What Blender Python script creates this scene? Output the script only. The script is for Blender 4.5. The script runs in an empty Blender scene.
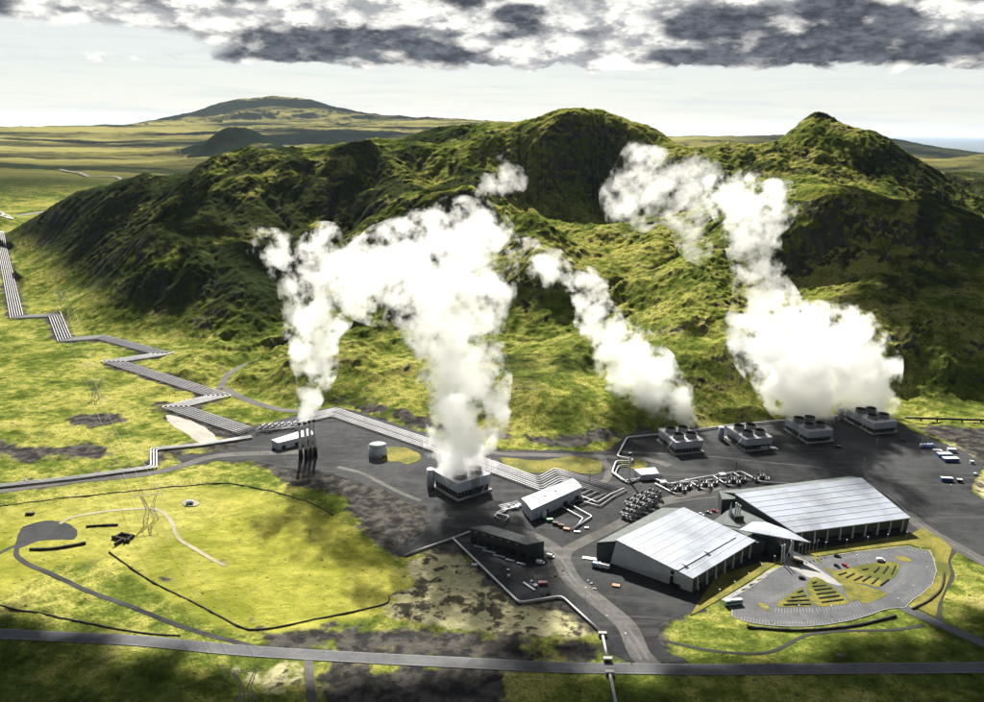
import bpy, bmesh, math, random
import numpy as np
from mathutils import Vector, Matrix
random.seed(7)
rng = np.random.default_rng(11)
S = bpy.context.scene
COL = S.collection
R = math.radians
# ------------------------------------------------------------------ camera
F = 820.0; CH = 270.0
PITCH = math.atan(221.5 / F); ROLL = math.atan(11 / 984)
fw = Vector((0, math.cos(PITCH), -math.sin(PITCH)))
r0 = Vector((1, 0, 0)); u0 = Vector((0, math.sin(PITCH), math.cos(PITCH)))
rt = math.cos(ROLL) * r0 + math.sin(ROLL) * u0
up = -math.sin(ROLL) * r0 + math.cos(ROLL) * u0
cam_d = bpy.data.cameras.new('camera'); cam = bpy.data.objects.new('camera', cam_d); COL.objects.link(cam)
cam.matrix_world = Matrix(((rt.x, up.x, -fw.x, 0), (rt.y, up.y, -fw.y, 0), (rt.z, up.z, -fw.z, CH), (0, 0, 0, 1)))
cam_d.sensor_width = 36; cam_d.lens = 36 * F / 984
cam_d.clip_start = 1; cam_d.clip_end = 900000
S.camera = cam
# ------------------------------------------------------------------ sun, exposure
SUN_EL = R(39); SUN_AZ = R(-9)            # sun stands ahead of the camera, to the left
sdir = Vector((math.sin(SUN_AZ) * math.cos(SUN_EL), math.cos(SUN_AZ) * math.cos(SUN_EL), math.sin(SUN_EL)))
sun_d = bpy.data.lights.new('sun', 'SUN'); sun = bpy.data.objects.new('sun', sun_d); COL.objects.link(sun)
sun_d.energy = 5.0; sun_d.angle = R(0.5); sun_d.color = (1, 0.955, 0.87)
sun.rotation_euler = sdir.to_track_quat('Z', 'Y').to_euler()
S.view_settings.view_transform = 'Standard'; S.view_settings.look = 'None'
S.view_settings.exposure = 1.3; S.view_settings.gamma = 1.0
S.render.engine = 'CYCLES'
cy = S.cycles
cy.max_bounces = 16; cy.diffuse_bounces = 2; cy.glossy_bounces = 2; cy.transmission_bounces = 2; cy.volume_bounces = 14
cy.transparent_max_bounces = 16; cy.volume_max_steps = 256
cy.use_adaptive_sampling = True; cy.adaptive_threshold = 0.02
cy.use_denoising = True
# ------------------------------------------------------------------ node helper
class NB:
    def __init__(s, nt): s.nt = nt
    def n(s, typ, **kw):
        nd = s.nt.nodes.new(typ)
        for k, v in kw.items():
            if k == 'ins':
                for kk, vv in v.items():
                    sk = nd.inputs[kk]
                    if isinstance(vv, bpy.types.NodeSocket): s.nt.links.new(vv, sk)
                    else: sk.default_value = vv
            else: setattr(nd, k, v)
        return nd
    def m(s, op, a, b=0.0, c=0.0, clamp=False):
        nd = s.nt.nodes.new('ShaderNodeMath'); nd.operation = op; nd.use_clamp = clamp
        for i, v in enumerate((a, b, c)):
            if isinstance(v, bpy.types.NodeSocket): s.nt.links.new(v, nd.inputs[i])
            else: nd.inputs[i].default_value = v
        return nd.outputs[0]
    def ss(s, v, a, b):                       # smoothstep
        nd = s.n('ShaderNodeMapRange', interpolation_type='SMOOTHSTEP')
        if isinstance(v, bpy.types.NodeSocket): s.nt.links.new(v, nd.inputs[0])
        nd.inputs[1].default_value = a; nd.inputs[2].default_value = b
        return nd.outputs[0]
    def noise(s, vec, scale, detail=4, rough=0.55, dist=0.0, lac=2.0):
        nd = s.n('ShaderNodeTexNoise'); s.nt.links.new(vec, nd.inputs['Vector'])
        nd.inputs['Scale'].default_value = scale; nd.inputs['Detail'].default_value = detail
        nd.inputs['Roughness'].default_value = rough; nd.inputs['Distortion'].default_value = dist
        nd.inputs['Lacunarity'].default_value = lac
        return nd.outputs[0]
    def mix(s, fac, a, b, mode='MIX'):
        nd = s.n('ShaderNodeMix', data_type='RGBA', blend_type=mode)
        for sk, v in ((nd.inputs[0], fac), (nd.inputs[6], a), (nd.inputs[7], b)):
            if isinstance(v, bpy.types.NodeSocket): s.nt.links.new(v, sk)
            elif isinstance(v, tuple): sk.default_value = (v + (1,))[:4]
            else: sk.default_value = v
        return nd.outputs[2]
    def vm(s, op, a, b):
        nd = s.n('ShaderNodeVectorMath', operation=op)
        for i, v in enumerate((a, b)):
            if isinstance(v, bpy.types.NodeSocket): s.nt.links.new(v, nd.inputs[i])
            else: nd.inputs[i].default_value = v
        return nd.outputs[0]
def new_mat(name):
    m = bpy.data.materials.new(name); m.use_nodes = True
    nt = m.node_tree; nt.nodes.clear(); return m, NB(nt)
def finish(nb, color, rough=0.8, metal=0.0, normal=None, spec=0.3):
    b = nb.n('ShaderNodeBsdfPrincipled'); o = nb.n('ShaderNodeOutputMaterial')
    for k, v in (('Base Color', color), ('Roughness', rough), ('Metallic', metal), ('Specular IOR Level', spec)):
        if isinstance(v, bpy.types.NodeSocket): nb.nt.links.new(v, b.inputs[k])
        else: b.inputs[k].default_value = (v + (1,))[:4] if isinstance(v, tuple) else v
    if normal: nb.nt.links.new(normal, b.inputs['Normal'])
    nb.nt.links.new(b.outputs[0], o.inputs[0]); return b
# ------------------------------------------------------------------ sky
W = bpy.data.worlds.new('World'); S.world = W; W.use_nodes = True
nt = W.node_tree; nt.nodes.clear(); nb = NB(nt)
sky = nb.n('ShaderNodeTexSky', sky_type='NISHITA', sun_disc=False, sun_elevation=SUN_EL, sun_rotation=SUN_AZ,
           altitude=300.0, air_density=1.0, dust_density=0.6, ozone_density=1.0)
tc = nb.n('ShaderNodeTexCoord'); sp = nb.n('ShaderNodeSeparateXYZ'); nt.links.new(tc.outputs['Generated'], sp.inputs[0])
dx, dy, dz = sp.outputs
K = 57.2958
az = nb.m('MULTIPLY', nb.m('ARCTAN2', dx, dy), K)                # degrees, right is +
el = nb.m('MULTIPLY', nb.m('ARCSINE', dz), K)
cv = nb.n('ShaderNodeCombineXYZ'); nt.links.new(az, cv.inputs[0]); nt.links.new(nb.m('MULTIPLY', el, 2.2), cv.inputs[1])
cvo = cv.outputs[0]
n1 = nb.noise(cvo, 0.16, 6, 0.58, 0.25)
n2 = nb.noise(nb.vm('ADD', cvo, (31.0, 7.0, 3.0)), 0.38, 4, 0.52, 0.3)
n3 = nb.noise(nb.vm('ADD', cvo, (11.0, 47.0, 9.0)), 0.95, 3, 0.5)
def bump(a0, ra, e0, re, soft=1.0):           # an elliptic cloud mass, degrees
    x = nb.m('DIVIDE', nb.m('SUBTRACT', az, a0), ra); y = nb.m('DIVIDE', nb.m('SUBTRACT', el, e0), re)
    r = nb.m('SQRT', nb.m('ADD', nb.m('MULTIPLY', x, x), nb.m('MULTIPLY', y, y)))
    return nb.ss(r, 1.0 + soft * .5, 1.0 - soft * .6)
def mx(*a):
    r = a[0]
    for b in a[1:]: r = nb.m('MAXIMUM', r, b)
    return r
# dark undersides: (azimuth, half-width, elevation, half-height)
dark = mx(bump(-9.5, 8.8, 5.2, 1.5), bump(24, 11.5, 5.0, 1.25), bump(13, 4, 4.6, .6), bump(14.5, 4, 6.6, 1.2),
          bump(-32, 5, 7.9, 1.9), bump(-25.5, 6, 8.6, 1.7), bump(-18, 5.5, 8.7, 1.2), bump(30, 9, 8.3, 1.0), bump(-2, 3, 8.2, .7), bump(1.5, 2, 6.9, 1.3), bump(22, 4, 6.6, 1.6), bump(-3, 3, 4.8, .8))
gap = bump(-27, 9, 4.9, 1.0)
body = nb.m('SUBTRACT', nb.ss(nb.m('ADD', el, nb.m('MULTIPLY', nb.m('SUBTRACT', n2, .5), 1.6)), 3.5, 4.3), nb.m('MULTIPLY', gap, .9))
def cen(n, k): return nb.m('MULTIPLY', nb.m('SUBTRACT', n, .5), k)
n4 = nb.noise(nb.vm('ADD', cvo, (5.0, 17.0, 29.0)), 2.6, 5, 0.6)
vb = nb.n('ShaderNodeTexVoronoi', feature='SMOOTH_F1', ins={'Vector': nb.vm('ADD', cvo, nb.n('ShaderNodeCombineXYZ', ins={'X': nb.m('MULTIPLY', n3, 1.6), 'Y': nb.m('MULTIPLY', n4, 1.6)}).outputs[0]), 'Scale': .50, 'Smoothness': .35})
puff = nb.m('SUBTRACT', .55, vb.outputs['Distance'])          # rounded heads
nmix = nb.m('ADD', cen(n2, 2.2), nb.m('ADD', cen(n3, .9), nb.m('ADD', cen(n4, .35), nb.m('MULTIPLY', puff, .5))))
cover = nb.ss(nb.m('ADD', body, nb.m('MULTIPLY', nmix, .55)), .30, .80)
n5 = nb.noise(nb.vm('ADD', cvo, (71.0, 3.0, 55.0)), 0.34, 5, 0.55, 0.3)
dk = nb.ss(nb.m('ADD', nb.m('MULTIPLY', dark, 1.35), nb.m('ADD', cen(n5, 2.4), nb.m('ADD', cen(n2, -1.1), nb.m('ADD', cen(n4, .30), nb.m('MULTIPLY', puff, -1.0))))), .15, 1.25)
haze_c = nb.mix(nb.ss(el, 0.0, 5.0), (5.3, 5.35, 5.2), (4.9, 5.15, 5.2))
base = nb.mix(nb.ss(el, 12, 45), nb.mix(.90, sky.outputs[0], haze_c), sky.outputs[0])
streak = nb.n('ShaderNodeCombineXYZ'); nt.links.new(nb.m('MULTIPLY', az, .10), streak.inputs[0]); nt.links.new(nb.m('MULTIPLY', el, 1.7), streak.inputs[1])
st = nb.noise(streak.outputs[0], 1.0, 5, 0.6, 0.3)
base = nb.mix(nb.m('MULTIPLY', nb.ss(st, .46, .66), nb.m('MULTIPLY', nb.ss(el, 9, 1), .45)), base, (4.1, 4.7, 5.0))
lit = nb.mix(nb.ss(nb.m('ADD', cen(n3, 1.1), nb.m('ADD', cen(n2, .9), nb.m('ADD', cen(n4, .6), nb.m('MULTIPLY', puff, .9)))), -.30, .32), (2.7, 2.8, 3.0), (7.2, 7.1, 6.8))
cl = nb.mix(dk, lit, nb.mix(nb.ss(nb.m('ADD', n3, cen(n4, .5)), .28, .72), (.30, .35, .48), (1.05, 1.14, 1.38)))
out = nb.mix(1.0, nb.mix(cover, base, cl), (1.27, 1.26, 1.22), 'MULTIPLY')
dome = nb.mix(nb.ss(el, 12, 45), out, nb.mix(nb.m('MULTIPLY', cover, .5), sky.outputs[0], (2.2, 2.3, 2.6)))
# the sky is brightest on the sun's side and dull behind
back = nb.m('ADD', .30, nb.m('MULTIPLY', nb.ss(dy, -.35, .55), .70)); bk = nb.n('ShaderNodeCombineXYZ'); [nt.links.new(back, bk.inputs[i]) for i in range(3)]
dome = nb.mix(1.0, dome, bk.outputs[0], 'MULTIPLY')
bg = nb.n('ShaderNodeBackground', ins={'Color': dome, 'Strength': 0.05}); wo = nb.n('ShaderNodeOutputWorld')
nt.links.new(bg.outputs[0], wo.inputs[0])
# ------------------------------------------------------------------ placing
def ray(px, py):
    return fw + rt * ((px - 492) / F) - up * ((py - 351) / F)
def G(px, py, z=0.0):                          # where the ground of height z lies under a pixel
    d = ray(px, py); t = (z - CH) / d.z; return Vector((d.x * t, d.y * t, z))
def PD(px, py, D):
    d = ray(px, py); t = D / d.y; return Vector((d.x * t, D, CH + d.z * t))
# ------------------------------------------------------------------ noise
def _h(ix, iy, seed):
    n = (ix.astype(np.int64) * 374761393 + iy.astype(np.int64) * 668265263 + seed * 1274126177) & 0x7fffffff
    n = ((n ^ (n >> 13)) * 1274126177) & 0x7fffffff
    n = n ^ (n >> 16)
    return n
def gnoise(x, y, seed=0):
    ix = np.floor(x); iy = np.floor(y); fx = x - ix; fy = y - iy
    ux = fx * fx * fx * (fx * (fx * 6 - 15) + 10); uy = fy * fy * fy * (fy * (fy * 6 - 15) + 10)
    def g(ox, oy):
        a = (_h(ix + ox, iy + oy, seed) & 1023) * (2 * math.pi / 1024)
        return np.cos(a) * (fx - ox) + np.sin(a) * (fy - oy)
    return ((g(0, 0) * (1 - ux) + g(1, 0) * ux) * (1 - uy) + (g(0, 1) * (1 - ux) + g(1, 1) * ux) * uy) * 1.5
def fbm(x, y, sc, oct=4, seed=0, ridged=False, gain=.5):
    s = 0; a = 1; t = 0
    for k in range(oct):
        n = gnoise(x / sc + 17.3 * k, y / sc - 9.1 * k, seed + k)
        if ridged: n = 1 - 2 * np.abs(n)
        s = s + a * n; t += a; a *= gain; sc /= 2.03
    return s / t
def sst(a, b, v):
    t = np.clip((v - a) / (b - a), 0, 1); return t * t * (3 - 2 * t)
# ------------------------------------------------------------------ control heights of the land
cp = []
def cz(z, *pts):
    for p in pts: g = G(p[0], p[1], z); cp.append((g.x, g.y, z))
def cd(D, *pts):
    for p in pts: g = PD(p[0], p[1], D); cp.append((g.x, g.y, g.z))
def c3(*pts): cp.extend(pts)
for y in (830, 702, 620, 550, 495, 455): cz(0, *[(x, y) for x in range(-400, 1500, 110)])
c3(*[(x, 60, 0) for x in (-300, -100, 100, 300)])
# left plain
cz(0, (-300, 430), (-300, 380), (-150, 400), (0, 420), (100, 420), (200, 425), (300, 430), (400, 435), (480, 440), (560, 447))
cz(0, (-250, 330), (-100, 340), (0, 370), (80, 385), (160, 375), (200, 380), (260, 395), (330, 405), (0, 335), (-80, 300))
cz(0, (-200, 270), (-60, 262), (0, 290), (20, 318), (60, 345), (110, 348), (170, 352), (215, 355), (240, 372), (0, 250), (12, 233), (-60, 235), (-200, 240))
# left mountain foot
cz(3, (28, 258), (42, 295), (75, 325), (130, 333), (190, 338)); cz(6, (250, 342), (275, 345))
cz(18, (330, 338), (300, 325)); cz(45, (350, 300), (300, 290), (250, 300)); cz(40, (200, 300), (140, 295)); cz(22, (90, 290))
# its crest
cd(1900, (50, 212)); cd(1800, (85, 200)); cd(1700, (130, 190), (165, 183)); cd(1600, (200, 172), (240, 164), (275, 162), (300, 166))
cd(1560, (335, 163)); cd(1600, (370, 155)); cd(1700, (400, 149)); cd(1800, (440, 142), (470, 138)); cd(1850, (500, 136))
cz(95, (150, 245), (210, 240), (270, 240)); cz(60, (90, 245)); cz(140, (240, 205), (300, 205)); cz(95, (350, 240)); cz(150, (380, 205))
cz(75, (400, 265)); cz(130, (430, 225)); cz(175, (440, 185)); cz(160, (480, 205)); cz(60, (420, 300)); cz(75, (455, 265)); cz(40, (450, 320))
# behind it, falling away
cd(2150, (-20, 215)); c3((-800, 2250, 10), (-620, 2150, 40), (-400, 2150, 60), (-200, 2300, 60), (-900, 2700, 0), (-500, 2800, 20), (-100, 2900, 40), (300, 2900, 60), (800, 3000, 60), (1300, 3000, 60))
# cirque and main peak
cd(1620, (520, 128)); cd(1580, (545, 127)); cd(1570, (560, 122), (578, 120), (600, 125), (622, 129)); cd(1590, (645, 132), (660, 138)); cd(1440, (568, 211), (600, 211)); c3((165, 1690, 278), (85, 1700, 255), (255, 1690, 265))
cd(1590, (672, 149)); cd(1580, (684, 160), (693, 164)); cd(1500, (705, 155), (722, 151), (742, 153)); cd(1450, (756, 157))
cz(128, (555, 215), (580, 216)); cz(160, (530, 195)); cd(1450, (635, 190)); cd(1440, (650, 175));
cd(1440, (675, 172)); c3((150, 1850, 210), (60, 1950, 170), (280, 1800, 190), (360, 1800, 150), (100, 2200, 100), (500, 1750, 150), (450, 2200, 60))
# valley floor and its sides
cz(95, (560, 250)); cz(80, (600, 270)); cz(62, (620, 300)); cz(46, (635, 330), (600, 335)); cz(36, (640, 352)); cz(110, (600, 240)); cz(120, (640, 225)); cz(105, (650, 250)); cz(105, (680, 250))
cz(80, (680, 285)); cz(72, (700, 300)); cz(140, (690, 215)); cz(160, (720, 205)); cz(150, (750, 222)); cz(100, (740, 265)); cz(62, (745, 305)); cz(205, (735, 172)); cz(55, (740, 345)); cz(58, (690, 330))
# dark knob in the valley mouth
cd(1210, (515, 223), (540, 226)); cd(1190, (568, 244)); cd(1140, (592, 272)); cd(1230, (495, 232)); c3((40, 1310, 104), (100, 1300, 100), (150, 1220, 88))
cz(45, (520, 310), (560, 315)); cz(22, (500, 340), (540, 345)); cz(28, (590, 335)); cz(78, (500, 275)); cz(84, (548, 278))
# hummocks before the mountains
cz(20, (290, 372), (340, 366)); cz(5, (270, 385), (330, 398), (400, 412)); cd(1010, (370, 328), (400, 321), (430, 324)); cz(40, (400, 300)); cz(14, (320, 345)); cz(18, (390, 352), (440, 362)); cz(28, (470, 380)); cz(3, (440, 415), (480, 428))
cz(26, (520, 372), (560, 382)); cz(20, (600, 385), (550, 405)); cz(16, (600, 410)); cz(4, (500, 428), (560, 435), (620, 432)); cz(30, (620, 362))
cz(42, (665, 350), (700, 348)); cz(30, (660, 380)); cz(26, (720, 385)); cz(10, (680, 412), (740, 412)); cz(3, (660, 425), (720, 424))
# right mountain
cd(1540, (768, 155), (787, 143), (809, 121.5), (826, 122.5)); cd(1530, (850, 135), (880, 148)); cd(1500, (900, 159)); cd(1470, (930, 175)); cd(1430, (960, 193)); cd(1390, (990, 215)); cd(1300, (1050, 245))
cd(1400, (790, 170), (775, 168)); cd(1340, (830, 188), (870, 193), (910, 203), (950, 216)); cd(1290, (984, 230)); cd(1230, (1050, 258))
cd(1250, (790, 189)); cd(1120, (830, 207), (870, 217)); cd(1105, (910, 223), (950, 233)); cd(1090, (984, 246)); cd(1080, (1050, 272)); cd(1230, (850, 199), (900, 211)); cd(1130, (805, 215))
cz(72, (800, 290)); cd(1078, (850, 256), (900, 260)); cd(1065, (960, 272)); cd(1050, (1040, 290)); cd(990, (850, 297), (900, 301), (960, 305)); cd(980, (1040, 315)); cz(55, (790, 330)); cd(905, (850, 335), (910, 335), (980, 338)); cd(900, (1060, 345))
cz(28, (900, 365)); cz(28, (840, 365)); cz(22, (960, 372), (1040, 375)); cz(6, (790, 390)); cz(6, (900, 392)); cz(3, (984, 395), (1080, 400)); cz(0, (900, 420), (984, 418), (1080, 425), (800, 425))
c3((620, 1760, 120), (800, 1600, 60), (1000, 1500, 60), (1300, 1300, 40), (1300, 1000, 20), (900, 2000, 60), (1600, 1700, 40))
# right background
cd(2300, (900, 178), (940, 180), (984, 186)); cd(2150, (960, 215), (1020, 210)); cd(2400, (1080, 185)); cd(4200, (900, 172), (960, 172)); cd(5200, (880, 158)); cd(5200, (930, 163)); cd(5000, (975, 158), (1080, 160))
cd(8000, (700, 139), (800, 137), (870, 139), (900, 142), (925, 147), (950, 151), (984, 154.5), (1080, 162))
cd(6500, (900, 160), (950, 163)); cd(11000, (700, 160), (850, 160), (984, 172), (1100, 180))
c3((4000, 14000, -300), (9000, 14000, -300), (14000, 14000, -320), (3000, 3500, 60), (4000, 2000, 40), (6000, 5000, 60))
# left background
cz(8, (0, 214), (60, 205), (-150, 215)); cz(20, (0, 198), (80, 195), (130, 185), (-150, 195)); cz(45, (30, 178), (120, 175), (190, 172), (-150, 178)); cz(62, (0, 165), (100, 163), (200, 163), (-150, 165))
cz(95, (0, 152), (120, 152), (170, 155), (-150, 150)); cz(130, (0, 142), (100, 141), (180, 143), (-150, 140)); cd(10000, (0, 129.5), (60, 128), (120, 127), (-150, 130), (-400, 132))
cd(5200, (196, 153), (212, 140), (226, 133), (238, 130.5), (252, 133), (270, 142), (290, 152), (320, 158)); cd(4700, (240, 158), (290, 163), (200, 160)); cd(5800, (240, 150), (200, 155), (300, 152))
cz(100, (330, 151), (420, 151), (500, 148)); cd(7600, (300, 134), (350, 135), (400, 136), (450, 137), (500, 138)); cd(9500, (330, 127), (420, 127), (500, 128), (560, 130))
cd(12500, (400, 119), (440, 120.5), (480, 123), (520, 125.5), (600, 128))
cd(14000, (170, 121), (200, 112), (225, 105.5), (250, 101.5), (280, 100), (310, 103.5), (335, 110), (360, 117)); cd(14500, (145, 125)); cd(11500, (160, 128), (220, 127), (280, 127), (340, 127))
cd(12600, (250, 114), (300, 114))
c3((-13000, 10000, 150), (-9000, 15000, -300), (-6000, 17000, -300), (-2000, 18500, 0), (0, 17000, -100), (2500, 16000, -250), (-15000, 15000, -350), (-4000, 2500, 0), (-9000, 5000, 80), (-2500, 1200, 0), (2500, 900, 10))
cp = np.array(cp, float)
def uv(x, y):
    y = np.maximum(y, 40.0); return x / y * F, np.log(y) * F
cu, cvv = uv(cp[:, 0], cp[:, 1])
# drop near-duplicates
keep = []
for i in range(len(cp)):
    if all((cu[i] - cu[j]) ** 2 + (cvv[i] - cvv[j]) ** 2 > 5 for j in keep): keep.append(i)
cp = cp[keep]; cu = cu[keep]; cvv = cvv[keep]
if 0:
    for a in range(len(cp)):
        for b in range(a):
            d=math.hypot(cp[a][0]-cp[b][0],cp[a][1]-cp[b][1]); dz_=abs(cp[a][2]-cp[b][2])
            if cp[a][1]<2500 and dz_/max(d,1)>1.0 : 
                pj=[]
                print('STEEP', cp[a].round(), cp[b].round(), round(dz_/max(d,1),2), (cu[a]+492).round(), (cu[b]+492).round())
ph = lambda d2: np.sqrt(d2 + 90.0)
A = ph((cu[:, None] - cu) ** 2 + (cvv[:, None] - cvv) ** 2)
sc_h = np.log(cp[:, 1] / 500.0).clip(0, 9)
n_ = len(cp); M = np.zeros((n_ + 1, n_ + 1)); M[:n_, :n_] = A; M[:n_, n_] = 1; M[n_, :n_] = 1
wts = np.linalg.solve(M, np.append(cp[:, 2], 0))
def base_z(x, y):
    sh = x.shape; x = x.ravel(); y = y.ravel(); o = np.empty(x.size)
    u, v = uv(x, y)
    for s in range(0, x.size, 60000):
        e = slice(s, s + 60000)
        o[e] = ph((u[e, None] - cu) ** 2 + (v[e, None] - cvv) ** 2).astype(np.float64) @ wts[:n_] + wts[n_]
    return o.reshape(sh)
# a coarse raster of the smooth land (polar), sampled bilinearly
NU, NV = 520, 620
UU = np.linspace(-1450, 1450, NU); VV = np.linspace(math.log(40) * F, math.log(26000) * F, NV)
gu, gv = np.meshgrid(UU, VV); gy = np.exp(gv / F); gx = gu * gy / F
BZ = base_z(gx, gy)
def bil(g, u, v, u0_, u1_, v0_, v1_):
    h, w = g.shape
    a = np.clip((u - u0_) / (u1_ - u0_) * (w - 1), 0, w - 1.001); b = np.clip((v - v0_) / (v1_ - v0_) * (h - 1), 0, h - 1.001)
    i = a.astype(int); j = b.astype(int); a = a - i; b = b - j
    return (g[j, i] * (1 - a) + g[j, i + 1] * a) * (1 - b) + (g[j + 1, i] * (1 - a) + g[j + 1, i + 1] * a) * b
def sm_z(x, y):
    u, v = uv(x, y); return bil(BZ, u, v, UU[0], UU[-1], VV[0], VV[-1])
# masks raster (world grid, 2.5 m)
MX0, MX1, MY0, MY1, MS = -1500.0, 1300.0, 60.0, 2700.0, 2.5
mw, mh = int((MX1 - MX0) / MS) + 1, int((MY1 - MY0) / MS) + 1
def raster_poly(pts, mask):
    P_ = np.array([(p[0], p[1]) for p in pts]); i0 = max(0, int((P_[:, 0].min() - MX0) / MS)); i1 = min(mw, int((P_[:, 0].max() - MX0) / MS) + 2)
    j0 = max(0, int((P_[:, 1].min() - MY0) / MS)); j1 = min(mh, int((P_[:, 1].max() - MY0) / MS) + 2)
    if i1 <= i0 or j1 <= j0: return
    X, Y = np.meshgrid(MX0 + np.arange(i0, i1) * MS, MY0 + np.arange(j0, j1) * MS); ins = np.zeros(X.shape, bool)
    q = np.roll(P_, -1, 0)
    for (x1, y1), (x2, y2) in zip(P_, q):
        if y1 == y2: continue
        c = ((y1 > Y) != (y2 > Y)) & (X < (x2 - x1) * (Y - y1) / (y2 - y1) + x1); ins ^= c
    mask[j0:j1, i0:i1] = np.maximum(mask[j0:j1, i0:i1], ins)
def blur(m, r):
    k = 2 * r + 1
    for _ in range(2):
        for ax in (0, 1):
            c = np.cumsum(np.pad(m, [(r + 1, r) if a == ax else (0, 0) for a in (0, 1)], mode='edge'), axis=ax)
            m = (np.take(c, range(k, c.shape[ax]), ax) - np.take(c, range(0, c.shape[ax] - k), ax)) / k
    return m
def samp(m, x, y): return bil(m, x, y, MX0, MX0 + (mw - 1) * MS, MY0, MY0 + (mh - 1) * MS)
def smooth_line(pts, step=5.0, closed=False):
    """Catmull-Rom through world xy points."""
    P_ = [Vector((p[0], p[1])) for p in pts]; n = len(P_); o = []
    for i in range(n if closed else n - 1):
        if closed: a, b, c, d = P_[i - 1], P_[i], P_[(i + 1) % n], P_[(i + 2) % n]
        else: a, b, c, d = P_[max(i - 1, 0)], P_[i], P_[i + 1], P_[min(i + 2, n - 1)]
        k = max(2, int((c - b).length / step))
        for s in range(k):
            t = s / k; o.append(.5 * ((2 * b) + (c - a) * t + (2 * a - 5 * b + 4 * c - d) * t * t + (3 * b - a - 3 * c + d) * t ** 3))
    if not closed: o.append(P_[-1])
    return o
def gp(pts, z=0.0): return [G(x, y, z) for x, y in pts]
def ribbon_sides(line, w):
    L = []; Rr = []
    for i, p in enumerate(line):
        t = (line[min(i + 1, len(line) - 1)] - line[max(i - 1, 0)]).normalized(); n = Vector((-t.y, t.x))
        ww = w[i] if hasattr(w, '__len__') else w
        L.append(p + n * ww / 2); Rr.append(p - n * ww / 2)
    return L, Rr
# ------------------------------------------------------------------ ground features (traced on the map plane)
def tr(zx, zy, x0, y0, s): return (x0 + zx / s, y0 + zy / s)
YARD = gp([(240, 429), (270, 424), (300, 414), (334, 407), (345, 408), (430, 435), (470, 450), (500, 451), (560, 450), (600, 453), (618, 446), (625, 434), (660, 431), (700, 428), (790, 420), (845, 414),
           (890, 418), (909, 429), (937, 442), (966, 451), (980, 464), (983, 469), (973, 482), (969, 490), (984, 500), (1030, 520), (1050, 580), (984, 556), (957, 543), (935, 531), (912, 540), (860, 548), (806, 556), (787, 557), (760, 566),
           (716, 588), (700, 611.6), (680, 616), (660, 625), (657, 629), (658, 640), (670, 652), (690, 662), (640, 664), (606, 652), (602, 632), (585, 618), (561, 600), (540, 601), (519, 605), (490, 578), (453, 541), (430, 549), (405, 557), (395, 552), (415, 540), (432, 520),
           (425, 508), (405, 500), (382, 491), (352, 480), (330, 474), (300, 470), (272, 466), (254, 461), (215, 461), (180, 468), (181, 456), (235, 449), (243, 440)])
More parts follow.
